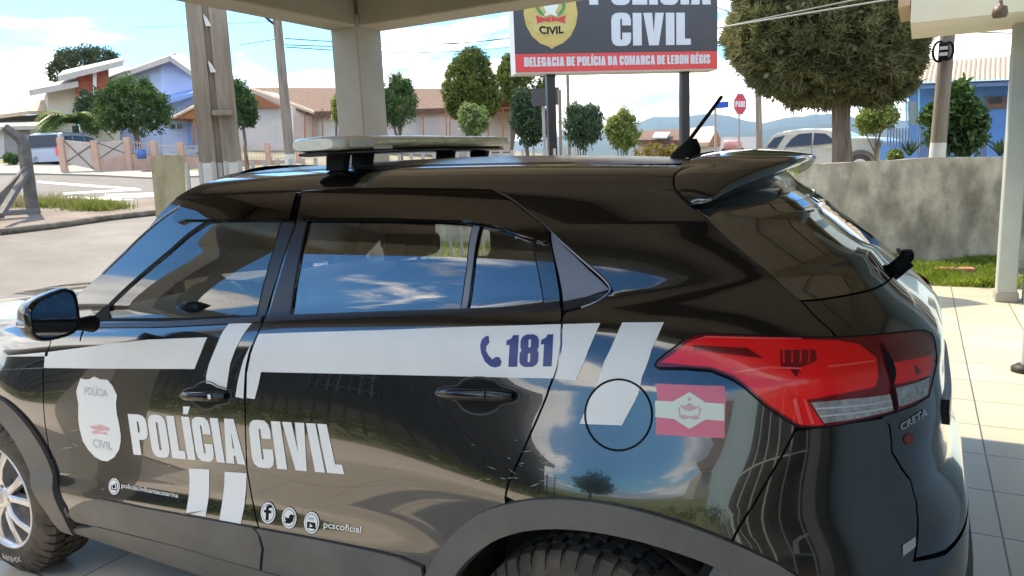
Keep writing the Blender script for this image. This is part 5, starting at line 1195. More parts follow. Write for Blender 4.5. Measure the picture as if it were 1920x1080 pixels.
# wires
M_wire = mat('black_wire', (.03,.03,.03), .6); M_wireg = mat('grey_wire', (.30,.30,.28), .5)
def wire(label, P, r=.012, m_=None, sag=.0):
    p0, p1 = at(P[0][0], P[0][1], d=P[0][2]), at(P[1][0], P[1][1], d=P[1][2]); pts = [p0*(1-a)+p1*a-np.array([0,0,sag*4*a*(1-a)]) for a in np.linspace(0, 1, 13)]
    m = MB(); m.tube(pts, r, 5); tag(m.build('wire', m_ or M_wire), label, 'wire', 'overhead wires')
wire('upper pale wire crossing in front of the big conifer', ((1300,62,12),(1640,-8,12)), .010, M_wireg); wire('lower pale wire crossing in front of the big conifer', ((1300,60,12),(1760,-16,11)), .012, M_wireg)
wire('short wire between the police sign and the conifer', ((1335,10,18),(1500,75,22)), .010)
for a, b_, lab in (((1782,36,16.2),(1960,48,15),'upper wire from the right-hand pole to the right'), ((1784,58,16.2),(1960,36,15),'slanting wire from the right-hand pole to the right'), ((1784,59,16.2),(1960,64,15),'lowest wire from the right-hand pole to the right')): wire(lab, (a, b_), .011)
for v0, v1, lab in ((72,70,'top wire of the group behind the column'), (84,66,'second wire of the group behind the column'), (88,86,'lowest wire of the group behind the column')): wire(lab, ((535,v0,24),(1010,v1-6,40)), .016, None, .3)
wire('wire reaching the slim pole from the left', ((450,84,30),(520,73,24)), .014); wire('wire low in the sky left of the double pole', ((250,52,36),(520,40,24)), .010)
arm = MB(); p0 = at(522, 52, d=24); arm.tube([p0, at(500, 34, d=24.0), at(488, 20, d=24)], .04, 6)
tag(arm.build('street_light_arm', M_trimg), 'dark bracket arm at the top of the slim concrete pole', 'bracket')
# the police station sign on two posts
SL, SR = at(967,138,d=9.6), at(1345,131,d=10.5)
sv = SR-SL; sv[2] = 0; SWD = np.linalg.norm(sv); su = sv/SWD; sz = np.array([0,0,1.]); SL2 = SL.copy(); zm = (SL[2]+SR[2])/2; SL2[2] = zm
sn = np.cross(su, sz); SHT = SWD*.60
SG_ = empty('police_sign', 'dark police station sign board with gold emblem, red strip and two black legs', 'sign', (SL2[0]+su[0]*SWD/2, SL2[1]+su[1]*SWD/2, terrain(SL2[0], SL2[1])))
M_sdark = mat('dark_grey_sign_face', (.030,.034,.050), .35, col2=(.036,.040,.056), vscale=2); M_sred = mat('red_sign_strip', (.62,.055,.060), .4); M_sgold = mat('gold_emblem', (.46,.36,.10), .4, col2=(.52,.42,.14), vscale=8); M_salu = mat('aluminium_sign_frame', (.50,.50,.49), .5)
M_stext = mat('pale_blue_white_letters', (.52,.58,.66), .4); M_green = mat('green_emblem', (.03,.26,.08), .5); M_sred2 = mat('red_ribbon', (.50,.04,.05), .5)
m = MB(); m.prism([SL2-sn*.004, SL2+su*SWD-sn*.004, SL2+su*SWD+sz*SHT-sn*.004, SL2+sz*SHT-sn*.004], -sn*.30); m.build('sign_box', M_salu, SG_)
SS = PlaneS(SL2, su*SWD, sz*SWD)
def sface(name, P, m_, off): return surf_panel(name, [(np.asarray(P, float), [])], SS, m_, SG_, off, .003, 0, .02)
rh = .088
sface('sign_panel', [(.0,rh),(1,rh),(1,.6),(0,.6)], M_sdark, .002); sface('red_strip', [(0,.006),(1,.006),(1,rh-.001),(0,rh-.001)], M_sred, .002)
def stext(name, text, q, m_, gap=.05, off=.005, space=.22): return surf_panel(name, in_quad(word(text, gap, space)[0], q), SS, m_, SG_, off, .004, 0, .02)
stext('sign_lettering', 'DELEGACIA DE POLÍCIA DA COMARCA DE LEBON RÉGIS', [(.042,.030),(.962,.030),(.962,.072),(.042,.072)], M_stext, .07)
stext('sign_lettering', 'CIVIL', [(.465,.118),(.862,.118),(.862,.265),(.465,.265)], M_stext, .06)
stext('sign_lettering', 'POLÍCIA', [(.36,.302),(.965,.302),(.965,.455),(.36,.455)], M_stext, .06)
ec = (.175, .235)
esh = [(ec[0]+a*.128, ec[1]+b_*.128) for a, b_ in ((0,-1.0),(.10,-.92),(.42,-.80),(.72,-.55),(.92,-.18),(1.0,.22),(.94,.60),(1.02,.9),(.80,1.25),(.6,1.45),(.3,1.38),(0,1.5),(-.3,1.38),(-.6,1.45),(-.8,1.25),(-1.02,.9),(-.94,.6),(-1.0,.22),(-.92,-.18),(-.72,-.55),(-.42,-.80),(-.10,-.92))]
EM = sface('emblem', esh, M_sgold, .005)
def em(name, P, m_, off=.009): return surf_panel(name, [(np.array([(ec[0]+a*.128, ec[1]+b_*.128) for a, b_ in P]), [])], SS, m_, EM, off, .003, 0, .02, local=True)
M_band = mat('pale_gold_band', (.50,.42,.16), .4)
em('emblem_band', [(-.68,-.36),(-.35,-.50),(0,-.54),(.35,-.50),(.68,-.36),(.68,0),(.35,-.12),(0,-.16),(-.35,-.12),(-.68,0)], M_band)
for s_ in (-1, 1): em('emblem_band', [(s_*.86,.0),(s_*.70,-.1),(s_*.72,-.02),(s_*.80,.08),(s_*.82,.22)][::s_], M_band)
V, Fs = font_mesh('CIVIL', .03); P, _ = SS.eval(np.array([(ec[0]+.128*(-.45+.90*a), ec[1]+.128*(-.45+.27*b_-.05*math.sin(PI*a))) for a, b_ in V]), .013); link('emblem_lettering', mesh('emblem_lettering', P, Fs), M_gap, EM, True)
em('emblem_star', [(-.32,.10),(-.16,.26),(-.30,.52),(-.10,.60),(0,.9),(.10,.60),(.30,.52),(.16,.26),(.32,.10),(.0,.2)], mat('pale_emblem_star', (.62,.72,.70), .5), .010)
for s_ in (-1, 1):
    em('emblem_wreath', [(s_*.20,.10),(s_*.42,.22),(s_*.56,.45),(s_*.52,.75),(s_*.40,.62),(s_*.44,.42),(s_*.32,.28)][::s_], M_green, .011)
    em('emblem_ribbon', [(s_*.02,.14),(s_*.22,.06),(s_*.56,.16),(s_*.50,.0),(s_*.54,-.12),(s_*.2,-.02),(s_*.02,-.06)][::s_], M_sred2, .012)
for u_, v_ in ((1031,134),(1283,131)):
    p = at(u_, v_, d=9.6+(u_-967)/378*.9+.14); p[2] = zm; m = MB(); m.box((p[0], p[1], zm/2-.1), (.11,.11,zm+.2), math.atan2(su[1], su[0]), .008); m.build('leg', M_trimg, SG_)
# stop sign and street name sign
def board(c, u_, z_, P, th, m_, name, par):
    m = MB(); n_ = np.cross(u_, z_); m.prism([c+u_*a+z_*b_ for a, b_ in P], -n_*th); return m.build(name, m_, par)
d = 25.; c = at(1388,195,d=d); g_ = c.copy(); g_[2] = terrain(c[0], c[1]); fd = ray(1388,195); fd = np.array([fd[0], fd[1], 0]); fd /= np.linalg.norm(fd); rg = np.array([fd[1], -fd[0], 0]); q = d/F_PX
rg2 = rg*.55+fd*.80; rg2 /= np.linalg.norm(rg2); k_ = .36
o = empty('stop_sign', 'red octagonal stop sign on a thin post in front of the mountains', 'sign', g_); M_rs = mat('red_sign_face', (.62,.025,.03), .45); M_ws = mat('white_sign_face', (.75,.75,.75), .5); M_galv = mat('galvanised_post', (.36,.33,.33), .5)
oc = lambda r: [(r*math.cos(PI/8+k*PI/4), r*math.sin(PI/8+k*PI/4)) for k in range(8)]
board(c, rg2, sz, oc(k_), .02, M_ws, 'sign_rim', o); n2_ = np.cross(rg2, sz); board(c+n2_*.004, rg2, sz, oc(k_*.92), .004, M_rs, 'sign_face', o)
pp, _w = word('PARE' if False else 'PAR', .06); 
pp = word('PARE', .06)[0]; surf_panel('sign_lettering', in_quad(pp, [(-.26,-.09),(.26,-.09),(.26,.09),(-.26,.09)]), PlaneS(c, rg2, sz), M_ws, o, .007, .002, 0, .05)
m = MB(); m.tube([g_-n2_*.04, np.array([c[0], c[1], c[2]+.1])-n2_*.04], .03, 8); m.build('post', M_galv, o)
d = 22.; c = at(1353,197,d=d); g_ = at(1343,285,d=d); g_[2] = terrain(g_[0], g_[1]); o = empty('street_name_sign', 'small blue street name plate on a grey post left of the stop sign', 'sign', g_); q = d/F_PX
board(c, rg, sz, [(-10*q,-5.5*q),(12*q,-5*q),(12*q,6*q),(-10*q,5.5*q)], .02, mat('blue_sign_face', (.02,.09,.55), .4), 'sign_face', o); m = MB(); m.tube([g_, at(1341,195,d=d)], .035, 8); m.build('post', M_galv, o)
d = 18.; c = at(1021,180,d=d); q = d/F_PX; o = empty('blank_board', 'dark grey back of a board on a post behind the left sign leg', 'sign', base_at(1030, d)); board(c, rg, sz, [(-24*q,-17*q),(27*q,-17*q),(27*q,14*q),(-24*q,14*q)], .04, mat('dark_grey_board', (.06,.055,.06), .6), 'board', o); m = MB(); bq = base_at(1022, d+.1); m.tube([bq, (bq[0], bq[1], c[2])], .04, 8); m.build('post', M_galv, o)
# angled concrete fence post with brace on the left, wall stub, grey railing behind the car
gh = ground_hit(62, 402); d = math.hypot(gh[0]-CAM[0], gh[1]-CAM[1]); rt = ray(60, 400); fd = np.array([rt[0], rt[1], 0]); fd /= np.linalg.norm(fd); q = d/F_PX*1.22; M_fp = mat('dark_weathered_concrete', (.11,.10,.09), .9, col2=(.17,.155,.14), vscale=4)
o = empty('fence_post', 'dark concrete fence post with angled top and slanting brace on a low footing', 'post', gh)
def pt_(u, v, dd=0.): return at(u, v, d=d+dd)
m = MB(); m.tube([pt_(68,412), pt_(60,385), pt_(46,285), pt_(44,262)], [.15,.14,.14,.13], 4, True, False); m.tube([pt_(46,272), pt_(36,258), pt_(8,238)], [.13,.12,.09], 4, True, False); m.build('shaft', M_fp, o)
m = MB(); m.tube([pt_(52,318,-.1), pt_(28,345,-.3), pt_(-30,400,-.9)], .13, 4, True, False); m.build('brace', M_fp, o)
m = MB(); m.tube([pt_(50,325,-.2), pt_(20,372,-1.4), pt_(0,405,-2.4)], .08, 4, True, False); m.build('brace', M_fp, o)
m = MB(); fa, fb = pt_(-120,405), pt_(74,403); fc_ = (fa+fb)/2; m.box((fc_[0], fc_[1], fb[2]-.02), (np.linalg.norm((fb-fa)[:2]),.34,.36), math.atan2((fb-fa)[1], (fb-fa)[0]), .03); m.build('footing', mat('blue_grey_concrete', (.17,.175,.18), .9, col2=(.23,.23,.23), vscale=3), o)
d = 8.3; rt = ray(320, 340); fd = np.array([rt[0], rt[1], 0]); fd /= np.linalg.norm(fd); rg = np.array([fd[1], -fd[0], 0])
c0, c1, z0, z1 = at(284,294,d=d), at(345,291,d=d), 0, 0
m = MB(); P_ = [at(294,420,d=d), at(352,420,d=d), at(345,291,d=d), at(290,291,d=d), at(282,297,d=d)]
dn_ = lambda p, q_: p+(q_-p)*0
low0 = P_[0]+(P_[0]-P_[4])*3.2; low1 = P_[1]+(P_[1]-P_[2])*3.0
m.prism([low0, low1, P_[2], P_[3], P_[4]], fd*.28); tag(m.build('wall_stub', mat('yellowish_rough_concrete', (.36,.315,.19), .92, col2=(.52,.47,.33), vscale=3.5, bump=.4, bscale=30, stretch=(2,2,.6))), 'end of a rough yellowish concrete wall left of the double pole', 'wall')
RL = empty('metal_railing', 'pale grey metal railing behind the car, by the foot of the thick pole', 'railing', at(420,330,d=9.0)*np.array([1,1,0])); M_rail = mat('pale_grey_railing', (.42,.42,.40), .5)
m = MB(); ra, rb = at(352,330,d=9.1), at(1080,330,d=9.6); ra[2] = rb[2] = 0
for z_ in (1.42, .25): m.tube([ra+sz*z_, rb+sz*z_], .022, 6)
n_b = 34
m.build('rail', M_rail, RL)
for k in range(n_b):
    p = ra+(rb-ra)*k/(n_b-1); m = MB(); m.box(p+sz*.88, (.035,.035,1.76), .4); m.build('bar', M_rail, RL)
# pink fence with posts and low wall
M_pinkw = mat('pink_painted_wall', (.52,.33,.26), .85, col2=(.58,.39,.31), vscale=3); M_pinkd = mat('terracotta_post', (.55,.34,.25), .85, col2=(.60,.40,.30), vscale=3); M_lat = mat('pale_pink_panels', (.50,.42,.37), .8, col2=(.58,.50,.45), vscale=2)
PF = empty('pink_fence', 'pink garden fence with posts and pale panels in front of the blue house', 'fence', at(260,310,d=34)); q = 34/F_PX
fence_u = [(116,258,307),(180,263,319),(240,257,305),(290,264,310),(340,266,308),(395,267,312),(447,268,315),(503,268,317),(560,270,317)]
def fd_at(u): return 33.5+abs(u-180)*.004
for u, v0, v1 in fence_u:
    p = at(u, v1, d=fd_at(u)); t_ = at(u, v0, d=fd_at(u)); m = MB(); m.box(((p[0]+t_[0])/2, (p[1]+t_[1])/2, (t_[2]+p[2])/2-.2), (.22,.22,t_[2]-p[2]+.4), .6, .02); m.build('post', M_pinkd, PF)
for i in range(len(fence_u)-1):
    (u0, a0, b0), (u1, a1, b1) = fence_u[i], fence_u[i+1]
    p0, p1 = at(u0+3, b0, d=fd_at(u0)), at(u1-3, b1, d=fd_at(u1)); t0, t1 = at(u0+3, a0+5, d=fd_at(u0)), at(u1-3, a1+5, d=fd_at(u1)); wv_ = np.array([.05,.09,0])
    m0, m1 = (t0*.38+p0*.62, t1*.38+p1*.62) if i else (p0, p1)
    if i: m = MB(); m.prism([p0-sz*.5, p1-sz*.5, m1, m0], wv_*1.6); m.build('low_wall', M_pinkw, PF)
    if i < 2:
        m = MB(); m.prism([m0+sz*.02+wv_*.3, m1+sz*.02+wv_*.3, t1+wv_*.3, t0+wv_*.3], wv_*.4); m.build('panel', M_lat, PF)
        for e_, f_ in ((m0, t1), (t0, m1)): m = MB(); m.tube([e_+wv_*.1, f_+wv_*.1], .025, 5); m.build('cross_bar', M_kerb, PF)
    else:
        m = MB()
        for z_ in (.15,.5,.85): m.tube([m0*(1-z_)+t0*z_+wv_*.3, m1*(1-z_)+t1*z_+wv_*.3], .014, 5)
        n_ = 9
        for k in range(n_): a_ = (k+.5)/n_; e_ = m0*(1-a_)+m1*a_; f_ = t0*(1-a_)+t1*a_; m.tube([e_+wv_*.3, f_+wv_*.3], .012, 5)
        m.build('railing_panel', M_lat, PF)
p = at(265,288,d=32.6); m = MB(); m.lathe([(0,0),(.16,0),(.2,.36),(.18,.36),(.15,.03),(0,.03)], p-sz*.2, 'z', 20); tag(m.build('blue_tub', mat('blue_plastic', (.06,.14,.42), .5)), 'blue plastic tub by the pink fence under the round tree', 'tub')
pu = base_at(205, 35); m = MB()
# ================================================================== houses across the street
def hdir(u, turn=0.):
    r = ray(u, 300); f = np.array([r[0], r[1], 0]); f /= np.linalg.norm(f); c_, s_ = math.cos(turn), math.sin(turn); return np.array([f[0]*c_-f[1]*s_, f[0]*s_+f[1]*c_, 0])
def block(name, P, d, depth, m, par, turn=0., u=None):
    """face traced at distance d (or per-point distances), built as a solid going back by depth"""
    ds = d if isinstance(d, (list, tuple)) else [d]*len(P)
    pts = [at(a, b_, d=x) for (a, b_), x in zip(P, ds)]; mb_ = MB(); mb_.prism(pts, hdir(u if u is not None else np.mean([p[0] for p in P]), turn)*depth); return mb_.build(name, m, par)
def slab(name, A, B, m, par, th=.16, n=1):
    """sloping roof plate between two edges (lists of (u,v,d)), with thickness"""
    a0, a1 = [at(p[0], p[1], d=p[2]) for p in A]; b0, b1 = [at(p[0], p[1], d=p[2]) for p in B]; mb_ = MB(); mb_.prism([a0, a1, b1, b0], (0,0,-th)); return mb_.build(name, m, par)
M_hblue = mat('light_blue_render', (.46,.55,.80), .8, col2=(.50,.59,.82), vscale=1.2); M_hblue2 = mat('mid_blue_render', (.20,.33,.66), .8); M_hcream = mat('cream_render', (.52,.48,.40), .85, col2=(.57,.53,.45), vscale=1.5)
M_brick = mat('red_brick', (.38,.09,.05), .85, col2=(.46,.14,.08), vscale=12); M_palerf = mat('pale_fibre_roof', (.46,.43,.40), .8, col2=(.54,.51,.48), vscale=4); M_white_t = mat('white_trim', (.70,.69,.67), .7); M_win = mat('dark_window', (.03,.035,.045), .15); M_tile = mat('pale_clay_tiles', (.48,.36,.26), .85, col2=(.56,.46,.36), vscale=5)
M_brown_t = mat('brown_clay_tiles', (.105,.055,.034), .9, col2=(.185,.11,.072), vscale=6, bump=.4, bscale=30); M_wood = mat('orange_brown_timber', (.42,.17,.07), .7, col2=(.34,.13,.05), vscale=9, stretch=(6,6,.5)); M_wallw = mat('white_render', (.64,.60,.58), .85, col2=(.70,.66,.64), vscale=1.5); M_pinkp = mat('pinkish_panel', (.58,.46,.40), .85, col2=(.63,.51,.46), vscale=2); M_gdoor = mat('grey_garage_door', (.30,.29,.28), .6, col2=(.36,.35,.34), vscale=3)
HB = empty('blue_house', 'two storey light blue house with red brick panel and pale roofs', 'house', base_at(240, 47))
block('wall', [(302,300),(302,116),(318,107),(366,140),(366,300)], 46, 8, M_hblue, HB, -.15)
block('wall', [(205,300),(205,150),(270,127),(302,116),(302,300)], [49,49,47.5,46.2,46.2], 7, M_hblue, HB, .1)
slab('roof', [(200,146,48.2),(319,104,44.8)], [(230,134,56),(330,98,56)], M_palerf, HB, .28); slab('roof', [(317,104,44.8),(372,143,46)], [(345,100,56),(395,138,56)], M_palerf, HB, .28)
block('wall', [(90,300),(90,164),(143,150),(143,300)], [48.5,48.5,48,48], 7, M_hcream, HB, .05)
block('brick_panel', [(143,205),(142,139),(176,134),(176,205)], 47.6, 5, M_brick, HB); block('brick_panel', [(181,205),(181,134),(204,126),(204,205)], 47.6, 5, M_brick, HB)
block('white_pier', [(175,265),(174,134),(181,133),(182,265)], 47.2, .4, M_white_t, HB)
slab('roof', [(108,142,46.8),(229,113,46.8)], [(118,132,56),(232,107,56)], M_palerf, HB, .30); slab('roof', [(54,169,47),(146,152,47)], [(75,160,56),(150,144,56)], M_palerf, HB, .30)
block('wall', [(305,300),(302,190),(363,172),(368,300)], 44.5, 1.2, M_hblue, HB); slab('porch_roof', [(300,192,43.6),(372,170,43.6)], [(306,180,46),(372,165,46)], M_hblue2, HB, .2)
block('window', [(320,241),(320,233),(341,233),(341,241)], 44.4, .2, M_win, HB); block('window_frame', [(329.5,241),(329.5,233),(331.5,233),(331.5,241)], 44.35, .05, M_white_t, HB)
block('wall', [(355,275),(358,228),(372,228),(372,275)], 44.2, .4, M_hblue2, HB)
block('porch_gable', [(322,221),(372,196),(372,223)], 42.5, 2.2, M_wood, HB); slab('porch_roof', [(318,222,42.3),(374,193,42.3)], [(322,218,45),(374,188,45)], M_tile, HB, .12); block('porch_post', [(362,270),(361,222),(366,222),(367,270)], 42.6, .25, M_wood, HB)
block('entrance_wall', [(150,285),(150,232),(225,228),(225,285)], 45, 2.5, M_hcream, HB); block('entrance_roof', [(150,238),(150,232),(200,226),(200,233)], 44, 2.4, M_brick, HB); block('window', [(172,252),(172,240),(184,240),(184,252)], 44.9, .15, M_win, HB)
HG = empty('cream_house', 'low cream house with hipped pale tile roof and grey garage door at the left edge', 'house', base_at(30, 52))
block('wall', [(-60,310),(-60,222),(92,214),(92,300)], [50,50,51,51], 7, M_hcream, HG); slab('roof', [(-80,225,49),(53,208,49)], [(-60,195,54),(70,186,54)], M_tile, HG, .2); slab('roof', [(53,208,49),(98,208,49.5)], [(70,186,54),(92,189,54)], M_tile, HG, .2)
block('garage_door', [(8,296),(6,238),(56,238),(60,296)], 47, .3, M_gdoor, HG); block('garage_wall', [(-30,305),(-30,234),(8,234),(10,303)], 47, 3, M_wallw, HG); block('garage_wall', [(58,302),(56,234),(78,236),(80,300)], 47, 3, M_wallw, HG); slab('garage_roof', [(-40,238,46.4),(72,235,46.4)], [(-30,228,50),(72,226,50)], M_palerf, HG, .2)
block('garage_lintel', [(8,240),(8,233),(58,233),(58,240)], 46.8, .5, M_hcream, HG)
# white hall with the long brown tiled roof
HW = empty('white_hall', 'long white hall with brown tiled roof and timber gable behind the carport column', 'building', base_at(650, 46))
block('wall', [(432,300),(440,196),(475,168),(548,200),(548,300)], [47,47,46,45,45], 14, M_wallw, HW, -.5, 548); block('gable_boarding', [(455,200),(478,176),(530,202),(530,203)], [46.2,45.7,44.9,44.9], .3, M_wood, HW)
block('wall', [(548,300),(548,200),(596,207),(596,300)], [45,45,44,44], 3, M_pinkp, HW); block('wall', [(596,300),(596,205),(965,196),(965,300)], [44,44,50,50], 8, M_wallw, HW)
slab('roof', [(585,209,43.2),(970,199,49.6)], [(470,164,50),(968,167,58)], M_brown_t, HW, .3); slab('verge', [(468,166,45.2),(588,210,43)], [(471,162.5,45.3),(590,206.5,43.1)], M_tile, HW, .12)
for u_ in (548,571,586,604): block('timber_post', [(u_,292),(u_-1,204),(u_+1.6,204),(u_+3,292)], 43.6, .2, M_wood if u_ > 548 else M_white_t, HW)
for u_ in (735,793,836,843): block('timber_post', [(u_,275),(u_-1,204),(u_+1.2,204),(u_+2.2,275)], 46.0, .2, M_wood, HW)
HO = empty('timber_porch', 'reddish timber gabled porch beside the tall cypress', 'porch', base_at(935, 42))
block('porch_wall', [(905,285),(905,208),(962,208),(962,285)], 44, 4, M_pinkp, HO); block('gable', [(900,209),(945,172),(990,209)], 42, .4, M_wood, HO); slab('roof', [(896,211,41.4),(946,169,41.4)], [(900,207,46),(948,166,46)], M_brown_t, HO, .2); slab('roof', [(944,169,41.4),(994,211,41.4)], [(946,166,46),(996,207,46)], M_brown_t, HO, .2)
block('beam', [(908,206),(908,202),(985,199),(985,203)], 41.6, .2, M_wood, HO)
for u_ in (914,942): block('porch_post', [(u_,270),(u_-.5,204),(u_+2.5,204),(u_+3,270)], 41.5, .2, M_wood, HO)
# far brown-roofed house beyond the hedge
HF = empty('brown_roof_house', 'far house with brown tiled roofs behind the aerial of the police car', 'house', base_at(1280, 60))
block('wall', [(1195,290),(1195,262),(1345,262),(1345,290)], 62, 8, M_hcream, HF); slab('roof', [(1192,262,60),(1345,263,60)], [(1205,245,68),(1340,238,68)], M_brown_t, HF, .3); slab('roof', [(1290,268,57),(1350,266,57)], [(1295,240,64),(1342,236,64)], M_tile, HF, .3); slab('roof_panel', [(1222,258,58.5),(1250,258,58.5)], [(1228,247,62),(1258,247,62)], M_gdoor, HF, .1)
block('gable', [(1328,272),(1343,242),(1356,272)], 56.8, .3, M_wood, HF); block('wall', [(1290,292),(1290,268),(1352,267),(1352,292)], 57.5, 5, M_wallw, HF)
BW = empty('white_boundary_wall', 'plain white wall behind the stop sign post', 'wall', base_at(1400, 48)); block('wall', [(1350,292),(1352,257),(1425,256),(1428,292)], 48, .4, M_wallw, BW)
CT = empty('pink_tank', 'pale pink tank-like trailer by the stop sign', 'trailer', base_at(1375, 36)); c0, c1 = at(1357,272,d=36), at(1391,272,d=36); m = MB(); q = 36/F_PX
rows = [[c0*(1-a)+c1*a+np.array([0,0,1])*9*q*s_*math.copysign(abs(math.sin(t))**.6, math.sin(t))+hdir(1375)*9*q*s_*math.cos(t) for t in np.linspace(0, 2*PI, 16, endpoint=False)] for a, s_ in ((0,.8),(.06,1),(.94,1),(1,.8))]
m.grid(rows, True, wrap=True); m.add(rows[0], [tuple(range(16))]); m.add(rows[-1], [tuple(range(15, -1, -1))]); m.build('tank', mat('faded_pink_paint', (.58,.22,.22), .5, col2=(.62,.36,.34), vscale=4), CT)
m = MB(); m.prism([at(1356,284,d=36), at(1394,284,d=36), at(1394,281,d=36), at(1356,281,d=36)], hdir(1375)*.6); m.build('chassis', mat('dark_red_chassis', (.20,.03,.03), .6), CT)
for u_ in (1362,1385): m = MB(); m.lathe([(0,0),(.22,0),(.28,.03),(.28,.16),(0,.16)], at(u_,287,d=35.9), 'y', 18); m.build('wheel', M_gap, CT)
# blue house on the right with the corrugated cream roof
M_rblue = mat('strong_blue_render', (.10,.26,.62), .8, col2=(.13,.30,.66), vscale=1.2); M_corr = mat('cream_corrugated_roof', (.56,.46,.34), .8, col2=(.64,.55,.43), vscale=3)
HR = empty('blue_house', 'single storey strong blue house with cream corrugated roof on the right', 'house', base_at(1810, 24))
block('wall', [(1704,300),(1704,158),(1960,148),(1960,300)], 24, 7, M_rblue, HR)
A0, A1, B0, B1 = at(1712,155,d=22.9), at(1990,143,d=22.9), at(1722,117,d=27), at(1985,94,d=27); m = MB(); nC = 29*6; rows = []
for k in range(nC+1):
    a = k/nC; w_ = .055*math.sin(2*PI*29*a); rows.append([A0*(1-a)+A1*a+np.array([0,0,w_]), B0*(1-a)+B1*a+np.array([0,0,w_])])
m.grid(rows, True, True); m.build('roof', M_corr, HR); slab('eave_board', [(1708,160,23.1),(1960,150,23.1)], [(1708,157,23.9),(1960,147,23.9)], M_hblue2, HR, .1)
block('window_frame', [(1848,204),(1849,181),(1886,180),(1886,203)], 23.9, .15, mat('brown_window_frame', (.20,.11,.08), .6), HR); block('window', [(1856,194),(1856,184),(1878,183),(1878,193)], 23.85, .1, M_win, HR)
BG = empty('blue_gate', 'light blue painted gateway frame between the conifer and the blue house', 'gate', base_at(1712, 21)); M_lb = mat('light_blue_gate_paint', (.22,.48,.66), .6)
for P in ([(1698,285),(1697,160),(1701,160),(1703,285)], [(1722,285),(1721,160),(1724,160),(1726,285)]): block('gate_post', P, 21, .12, M_lb, BG)
block('gate_beam', [(1697,184),(1697,165),(1724,163),(1724,182)], 21.05, .08, mat('blue_gate_panel', (.07,.26,.55), .6), BG); block('gate_panel', [(1703,235),(1702,190),(1721,189),(1722,235)], 21.08, .06, mat('greyish_gate_panel', (.26,.31,.30), .7), BG)
FB = empty('blue_railing', 'blue-grey metal railing in front of the blue house', 'fence', base_at(1790, 18.5)); M_br = mat('blue_grey_railing', (.16,.22,.38), .5)
m = MB(); m.tube([at(1718,227,d=18.6), at(1850,224,d=18.6)], .025, 6); m.build('rail', M_br, FB)
for k, u_ in enumerate([1722,1727,1732,1737,1742,1826,1831,1836,1841,1846,1850]): m = MB(); m.tube([at(u_-1,296,d=18.6), at(u_+1,226,d=18.6)], .02, 6); m.build('bar', M_br, FB)
for k in range(9): u_ = 1664+k*5.6; m = MB(); m.tube([at(u_,276,d=19), at(u_+.6,240,d=19)], .018, 6); m.build('bar', M_br, FB)
BL = empty('low_blue_wall', 'low bright blue garden wall in front of the white SUV bonnet', 'wall', base_at(1680, 20)); block('wall', [(1650,300),(1652,272),(1712,268),(1714,300)], 20, .3, M_rblue, BL)

# ================================================================== vehicles across the wall and street
def side_car(name, label, cat, P0, u_dir, depth_dir, Lm, prof, glass, wheels, m, wid=1.75, wr=.36):
    """profile in metres (x along the car, z up), extruded across its width with tumblehome"""
    o = empty(name, label, cat, P0); S_ = lambda x, y, z: P0+u_dir*x+depth_dir*y+np.array([0,0,z])
    mb_ = MB(); ys = ((0,.10),(.05,.02),(.25,0),(.75,0),(.95,.02),(1,.10)); rows = []
    for f, k in ys:
        row = []
        for x, z in prof: t = max(0, (z-1.0)/.8); row.append(S_(x, wid*(f*(1-.0))+(.5-f)*.34*t*wid/1.75, z-(k*.3 if z > 1.0 else 0)))
        rows.append(row)
    mb_.grid(rows, False, wrap=True); n_ = len(prof); mb_.add(rows[0], [tuple(range(n_))]); mb_.add(rows[-1], [tuple(range(n_-1, -1, -1))]); mb_.build('body', m, o)
    for nm, P in glass:
        for side in (0, 1):
            pts = []
            for x, z in P: t = max(0, (z-1.0)/.8); y = (.17*t*wid/1.75-.012) if side == 0 else wid-.17*t*wid/1.75+.012; pts.append(S_(x, y, z-.03))
            g_ = MB(); g_.prism(pts, depth_dir*(.02 if side == 0 else -.02)); g_.build(nm, M_win, o)
    for x in wheels:
        for y in (.0, wid-.22):
            w_ = MB(); rows = []
            for r, h in ((.0,.0),(wr*.6,.0),(wr*.92,-.01),(wr,.03),(wr,.2),(0,.22)): rows.append([S_(x+r*math.cos(a), y+h, wr+r*math.sin(a)) for a in np.linspace(0, 2*PI, 24, endpoint=False)])
            w_.grid(rows, False, wrap=True); wo = w_.build('wheel', M_tyre, o)
            a_ = MB(); a_.grid([[S_(x+r*math.cos(a), y-.012, wr+r*math.sin(a)) for a in np.linspace(0, 2*PI, 20, endpoint=False)] for r in (.0001, wr*.58)], False, wrap=True); a_.build('rim', M_alloy, wo, True)
            k_ = MB(); k_.grid([[S_(x+r*math.cos(a), -.014 if y < .5 else wid+.014, wr+r*math.sin(a)) for a in np.linspace(-.15, PI+.15, 20)] for r in (wr*1.02, wr*1.22)], False); k_.build('wheel_arch', M_clad, o)
    return o, S_
M_sw = mat('white_car_paint', (.47,.42,.33), .25, coat=.6)
d = 25.; pr_, pf_ = at(1424,330,d=25.5), at(1660,322,d=24.0); pz = min(at(1424,237,d=25.5)[2], 9)-1.86
ud = pf_-pr_; ud[2] = 0; Ls = np.linalg.norm(ud); ud /= Ls; dd_ = np.array([-ud[1], ud[0], 0]); P0 = np.array([pr_[0], pr_[1], at(1545,239,d=24.8)[2]-1.60])
k_ = Ls/4.55
SUVP = [(x*k_, z) for x, z in [(.05,.40),(0,.68),(.02,.96),(.12,1.10),(.42,1.44),(.62,1.52),(1.3,1.60),(2.1,1.585),(2.55,1.52),(3.10,1.30),(3.3,1.27),(4.1,1.22),(4.45,1.10),(4.55,.80),(4.52,.40),(4.2,.32),(.6,.32)]]
